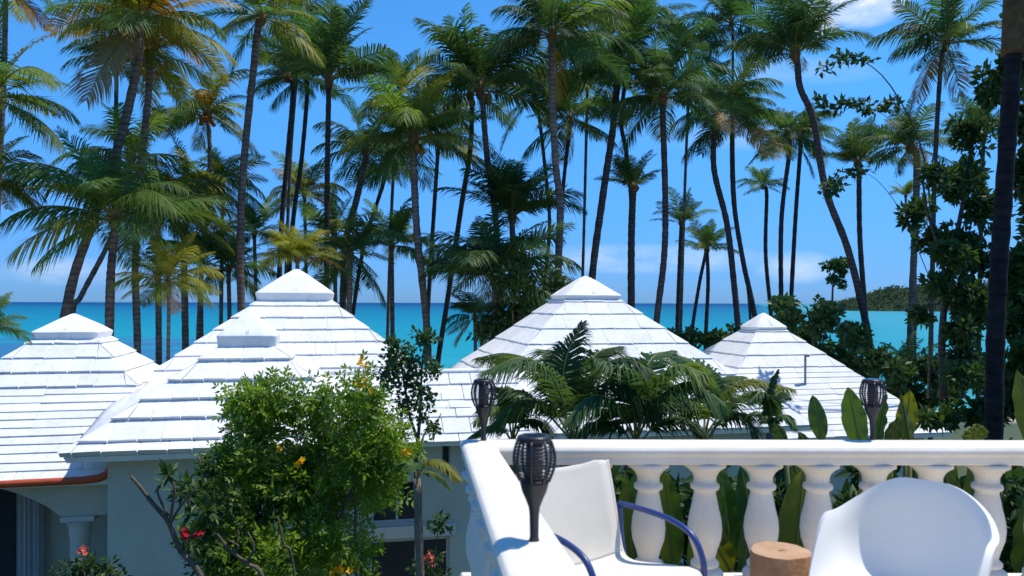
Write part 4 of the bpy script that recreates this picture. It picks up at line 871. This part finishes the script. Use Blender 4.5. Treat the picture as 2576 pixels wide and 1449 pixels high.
# ---------------------------------------------------------------- leafy shrubs and trees
def leaf(b, p, d, n_, L, w):
    s = d.cross(n_); s = s.normalized() if s.length > 1e-4 else d.orthogonal().normalized()
    m_ = p+d*L*.45; a = len(b.v); b.v += [p, m_+s*w*.5+n_*w*.12, p+d*L, m_-s*w*.5+n_*w*.12]; b.f += [(a, a+1, a+2), (a, a+2, a+3)]; b.m += [0, 0]
def rv(rng): 
    while True:
        v = Vector((rng.uniform(-1, 1), rng.uniform(-1, 1), rng.uniform(-1, 1)))
        if .05 < v.length < 1: return v.normalized()
def clump(b, c, rad, n, rng, L, w, pin=0, up=.4):
    for i in range(n):
        dr = rv(rng); r = rng.random()**.45; p = c+Vector((dr.x*rad[0], dr.y*rad[1], dr.z*rad[2]))*r
        d = (dr+rv(rng)*.8-UP*.15).normalized(); nn = (UP*up+rv(rng)).normalized()
        if pin:               # feathery leaf: a stalk with paired leaflets
            LL = L*rng.uniform(.7, 1.2); sd_ = d.cross(nn).normalized()
            for k in range(pin):
                q = p+d*LL*(k+1)/pin; s = LL*.42
                leaf(b, q, (sd_+d*.6-UP*.2).normalized(), nn, s, s*.42); leaf(b, q, (-sd_+d*.6-UP*.2).normalized(), nn, s, s*.42)
            leaf(b, p+d*LL, d, nn, LL*.45, LL*.19)
        else: leaf(b, p, d, nn, L*rng.uniform(.6, 1.25), w*rng.uniform(.7, 1.2))
def shrub(name, label, cat, D, basepx, blobs, n, L, w, m, seed, stems, pin=0, bark='bark', dd=.6, group=None, sr=.03, sub=7):
    """blobs: (x, y, rx, ry) in the picture at distance D"""
    rng = random.Random(seed); bw = W(basepx, 1200, D); base = Vector((bw.x, D, gz(D))); root = thing(name, label, cat, base, 0, group); b = MB()
    tot = sum(q[2]*q[3] for q in blobs)
    for (x, y, rx, ry) in blobs:
        c0 = W(x, y, D)+Vector((0, rng.uniform(-dd, dd), 0))-base; R0 = (rx/F*D, (rx+ry)*.5/F*D*1.1, ry/F*D)
        for k in range(sub):
            dr = rv(rng)*rng.random()**.5; c = c0+Vector((dr.x*R0[0], dr.y*R0[1], dr.z*R0[2]))*.8; s = rng.uniform(.28, .52)
            clump(b, c, [r*s for r in R0], max(2, int(n*rx*ry/tot/sub)), rng, L, w, pin)
    f = b.build('foliage', M[m], root)
    for i, st in enumerate(stems):
        P = [W(x, y, D)-base for x, y in st[0]]; r0, r1 = st[1], st[2] if len(st) > 2 else st[1]*.4
        if st[0][0][1] > 1400: P = [Vector((P[0].x*.5, 0, 0))]+P
        sp = spline(P, 20); s = MB(); s.tube(sp, [r0+(r1-r0)*k/20 for k in range(21)], 7); s.build('stem', M[bark], root, smooth=True)
    return root, base, rng
def flower(root, base, p, size, m, rng, n=5, trumpets=6):
    b = MB(); c = p-base
    for i in range(trumpets):
        q = c+rv(rng)*size*.6; ax = (rv(rng)+Vector((0, -.8, .5))).normalized(); u = ax.orthogonal().normalized(); v = ax.cross(u)
        for k in range(n):
            a = 2*math.pi*k/n; d = (u*math.cos(a)+v*math.sin(a)); leaf(b, q, (d+ax*.5).normalized(), ax, size*.55, size*.42)
    o = b.build('flower', M[m], root); o['kind'] = 'stuff'
r_, bs, rg = shrub('flowering_shrub', 'big bright green shrub with yellow flowers before the small front pavilion', 'shrub', 10.4, 800,
 [(655,1006,69,45),(800,1012,87,45),(905,998,55,49),(680,1072,101,57),(840,1072,110,61),(960,1058,55,49),(640,1150,110,60),(780,1160,130,80),(930,1140,100,65),(1010,1130,50,40),(600,1240,90,60),(740,1260,130,80),(880,1240,100,70),(560,1320,80,60),(690,1360,130,80),(840,1340,90,70),(600,1420,90,50),(740,1440,120,50),(880,1420,60,50),(980,1215,50,35),(620,1030,46,41),(720,981,55,37),(915,978,23,41),(560,1180,50,40),(520,1250,50,40)],
 5000, .21, .05, 'leaf', 3, [([(830,1449),(835,1330),(810,1180),(800,1020)], .05), ([(850,1449),(860,1300),(930,1120),(915,930)], .04), ([(810,1449),(740,1290),(670,1120),(640,980)], .045), ([(900,1449),(895,1330),(905,1200),(960,1080)], .03)], pin=3, dd=.55, bark='pbark')
for (x, y, s) in ((914,912,.10),(912,966,.09),(758,1168,.085),(1022,1140,.08),(870,1440,.12),(845,1445,.09),(700,1130,.05),(935,985,.05)): flower(r_, bs, W(x, y, 9.55), s, 'yflower', rg)
r_, bs, rg = shrub('slender_tree', 'slender tree with small round leaves standing against the linking wing roof', 'tree', 11.2, 1052,
 [(1000,890,35,50),(1045,900,30,45),(1070,850,35,40),(985,950,30,45),(1035,960,35,45),(1080,930,25,40),(1020,1020,30,40),(1065,1000,30,40),(1090,1075,25,22),(1060,1060,20,20),(1000,860,20,20)],
 1900, .075, .055, 'leafb', 4, [([(1055,1449),(1055,1330),(1048,1200),(1052,1110)], .042, .032), ([(1052,1110),(1030,1040),(1015,950),(1000,870)], .025, .008), ([(1052,1110),(1058,1030),(1062,920),(1072,840)], .026, .008), ([(1050,1140),(1075,1080),(1100,1060),(1110,1040)], .014, .006)], sub=10, dd=.25)
r_, bs, rg = shrub('dark_shrub', 'dark leaved shrub at the foot of the yellow flowering one', 'shrub', 9.6, 540,
 [(520,1180,50,45),(480,1230,50,40),(560,1260,60,60),(520,1330,60,60),(580,1400,80,50),(500,1420,50,40),(640,1330,60,60)], 1500, .11, .05, 'leafd', 5, [([(560,1449),(550,1350),(520,1220),(500,1150)], .04), ([(600,1449),(590,1300),(570,1200)], .03)], dd=.4)
# plumeria with bare forking branches
D = 8.8; bw = W(520, 1449, D); base = Vector((bw.x, D, gz(D))); t = thing('plumeria', 'bare forked plumeria branches with leaf tufts and red blossom, lower left', 'small tree', base)
for pts, r0, r1 in (([(545,1600),(505,1449),(455,1385),(425,1315),(385,1268),(352,1225),(330,1200)], .038, .016), ([(428,1320),(436,1270),(440,1230),(428,1200)], .02, .012), ([(430,1318),(452,1280),(480,1245),(505,1235)], .016, .010), ([(425,1300),(400,1250),(398,1225)], .014, .01),
                    ([(700,1600),(660,1449),(625,1420),(580,1385),(548,1345)], .030, .012), ([(590,1392),(600,1375),(575,1360)], .014, .008), ([(620,1418),(640,1380),(625,1340)], .016, .01), ([(760,1600),(735,1400),(715,1370),(700,1300)], .016, .008)):
    b = MB(); b.tube(spline([W(x, y, D)-base for x, y in pts], 24), [r0+(r1-r0)*k/24+.001*(k % 3) for k in range(25)], 8); b.build('branch', M['bark'], t, smooth=True)
rg = random.Random(8)
for (x, y, n, s) in ((428,1195,22,.20),(505,1232,20,.2),(398,1222,14,.16),(470,1300,18,.18),(550,1340,14,.16),(440,1250,12,.15),(520,1290,18,.2),(480,1210,16,.18)):
    b = MB(); c = W(x, y, D)-base+Vector((0, rg.uniform(-.1, .2), 0))
    for i in range(n):
        d = (rv(rg)+UP*.25).normalized(); leaf(b, c, d, (UP+rv(rg)*.5).normalized(), s*rg.uniform(.6, 1.1), s*.32)
    b.build('leaf_tuft', M['leafd'], t)
flower(t, base, W(470, 1345, D-.15), .075, 'rflower', rg, 5, 9); flower(t, base, W(500, 1342, D-.15), .065, 'rflower', rg, 5, 8)
r_, bs, rg = shrub('flowering_shrub', 'small dark shrub with a coral flower before the loggia column', 'shrub', 9.2, 205,
 [(200,1425,40,25),(160,1445,40,25),(255,1440,40,25),(210,1470,80,30)], 420, .10, .045, 'leafd', 6, [([(215,1520),(212,1440),(214,1395)], .012)], dd=.2)
flower(r_, bs, W(213, 1386, 9.1), .075, 'pflower', rg, 5, 9)
r_, bs, rg = shrub('flowering_shrub', 'reddish flowering shrub by the dark doors of the linking wing', 'shrub', 13.2, 1080, [(1085,1400,30,25),(1060,1430,30,25),(1100,1440,35,25)], 260, .10, .05, 'leafd', 7, [([(1080,1500),(1080,1420)], .012)], dd=.2)
for x, y in ((1072,1400),(1085,1412),(1066,1418)): flower(r_, bs, W(x, y, 12.9), .10, 'pflower', rg, 5, 6)
shrub('small_shrub', 'tuft of pale green leaves beside the slender tree trunk', 'shrub', 10.8, 1110, [(1108,1305,24,20),(1095,1320,20,15),(1120,1330,20,14)], 110, .10, .05, 'leafb', 8, [([(1090,1500),(1095,1400),(1105,1310)], .012)], dd=.1)

# right side: broadleaf trees, sea grape, far tree
shrub('broadleaf_tree', 'dark broadleaf tree with gaps of sky, left of the big right trunk', 'tree', 21, 2400,
 [(2440,330,60,50),(2500,420,50,60),(2420,460,60,50),(2370,520,50,45),(2470,530,60,50),(2420,600,60,50),(2380,640,50,40),(2470,650,60,50),(2360,720,50,40),(2430,760,60,50),(2480,800,50,60),(2390,830,45,50),(2330,450,40,40),(2360,590,35,30),(2480,240,40,40),(2450,900,60,50),(2380,930,50,40),(2500,700,40,60),(2500,960,50,40),(2350,800,30,30)],
 9500, .24, .12, 'leafd', 9, [([(2375,1000),(2370,850),(2385,700),(2420,520),(2450,330)], .11, .04), ([(2380,760),(2430,700),(2490,640),(2510,500)], .06, .02), ([(2385,720),(2360,620),(2330,520),(2320,420)], .05, .02), ([(2420,1000),(2440,850),(2460,700)], .05, .02)], dd=1.6, sub=9, bark='trunkd')
shrub('broadleaf_tree', 'thin arching tree sprays of dark leaves hanging against the sky at right', 'tree', 24, 2330,
 [(2130,140,50,14),(2085,165,20,12),(2180,150,30,10),(2120,265,70,16),(2180,270,30,16),(2110,450,30,25),(2080,480,25,20),(2150,430,30,16),(2230,270,30,20),(2060,260,25,15)], 620, .24, .13, 'leafd', 10,
 [([(2335,1000),(2345,700),(2325,400),(2240,215),(2150,145),(2075,165)], .04, .004), ([(2338,600),(2300,380),(2200,275),(2060,262)], .014, .004), ([(2340,700),(2260,520),(2170,432),(2075,485)], .014, .004)], dd=.4, bark='trunkd')
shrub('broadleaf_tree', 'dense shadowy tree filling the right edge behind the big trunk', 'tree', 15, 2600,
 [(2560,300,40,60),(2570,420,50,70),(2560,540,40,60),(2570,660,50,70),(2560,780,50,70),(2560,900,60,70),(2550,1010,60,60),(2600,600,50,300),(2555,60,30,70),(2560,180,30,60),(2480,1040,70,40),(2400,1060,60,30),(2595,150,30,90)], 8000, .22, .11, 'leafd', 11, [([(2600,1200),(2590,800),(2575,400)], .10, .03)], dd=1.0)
shrub('sea_grape', 'rounded sea grape shrub behind the right pavilion cap', 'shrub', 30, 2050,
 [(2000,790,50,40),(2060,800,60,45),(2110,830,50,45),(2040,860,70,40),(2120,890,60,40),(1980,760,40,20),(2090,770,40,30),(2150,860,30,40),(2160,920,50,40),(1960,830,30,40)], 3200, .28, .18, 'leafb', 12, [([(2050,960),(2045,850),(2030,770)], .08)], dd=1.5)
shrub('sea_grape', 'low green shrub under the far trunks left of the right pavilion', 'shrub', 34, 1770,
 [(1720,850,50,25),(1780,855,50,25),(1830,860,40,30),(1690,860,30,20),(1860,835,30,25)], 1200, .28, .18, 'leafb', 13, [([(1770,960),(1772,850)], .06)], dd=1.2)
shrub('dark_shrub', 'dark undergrowth right of the far right pavilion roof', 'shrub', 27, 2270,
 [(2230,930,50,40),(2290,960,60,40),(2340,930,50,40),(2250,1000,60,40),(2340,1010,70,40),(2200,900,40,40),(2400,990,60,40)], 2400, .28, .16, 'leafd', 14, [([(2280,1080),(2280,960)], .06)], dd=1.2)
shrub('dark_shrub', 'dark leafy shrub low between the rear and central pavilions', 'shrub', 26, 1290,
 [(1290,790,70,50),(1240,830,60,30),(1340,760,60,50),(1390,720,50,40),(1300,720,60,50)], 2000, .28, .12, 'leafd', 15, [([(1290,960),(1290,780)], .06)], dd=.8)
shrub('distant_tree', 'small flat topped tree standing before the bay at right', 'tree', 48, 2105,
 [(2105,655,32,16),(2085,670,20,12),(2125,675,18,14),(2100,700,28,8),(2120,715,14,8)], 700, .30, .18, 'leafb', 16, [([(2094,800),(2095,720),(2104,660)], .08, .03), ([(2096,720),(2118,690),(2122,670)], .05, .02)], dd=.4)
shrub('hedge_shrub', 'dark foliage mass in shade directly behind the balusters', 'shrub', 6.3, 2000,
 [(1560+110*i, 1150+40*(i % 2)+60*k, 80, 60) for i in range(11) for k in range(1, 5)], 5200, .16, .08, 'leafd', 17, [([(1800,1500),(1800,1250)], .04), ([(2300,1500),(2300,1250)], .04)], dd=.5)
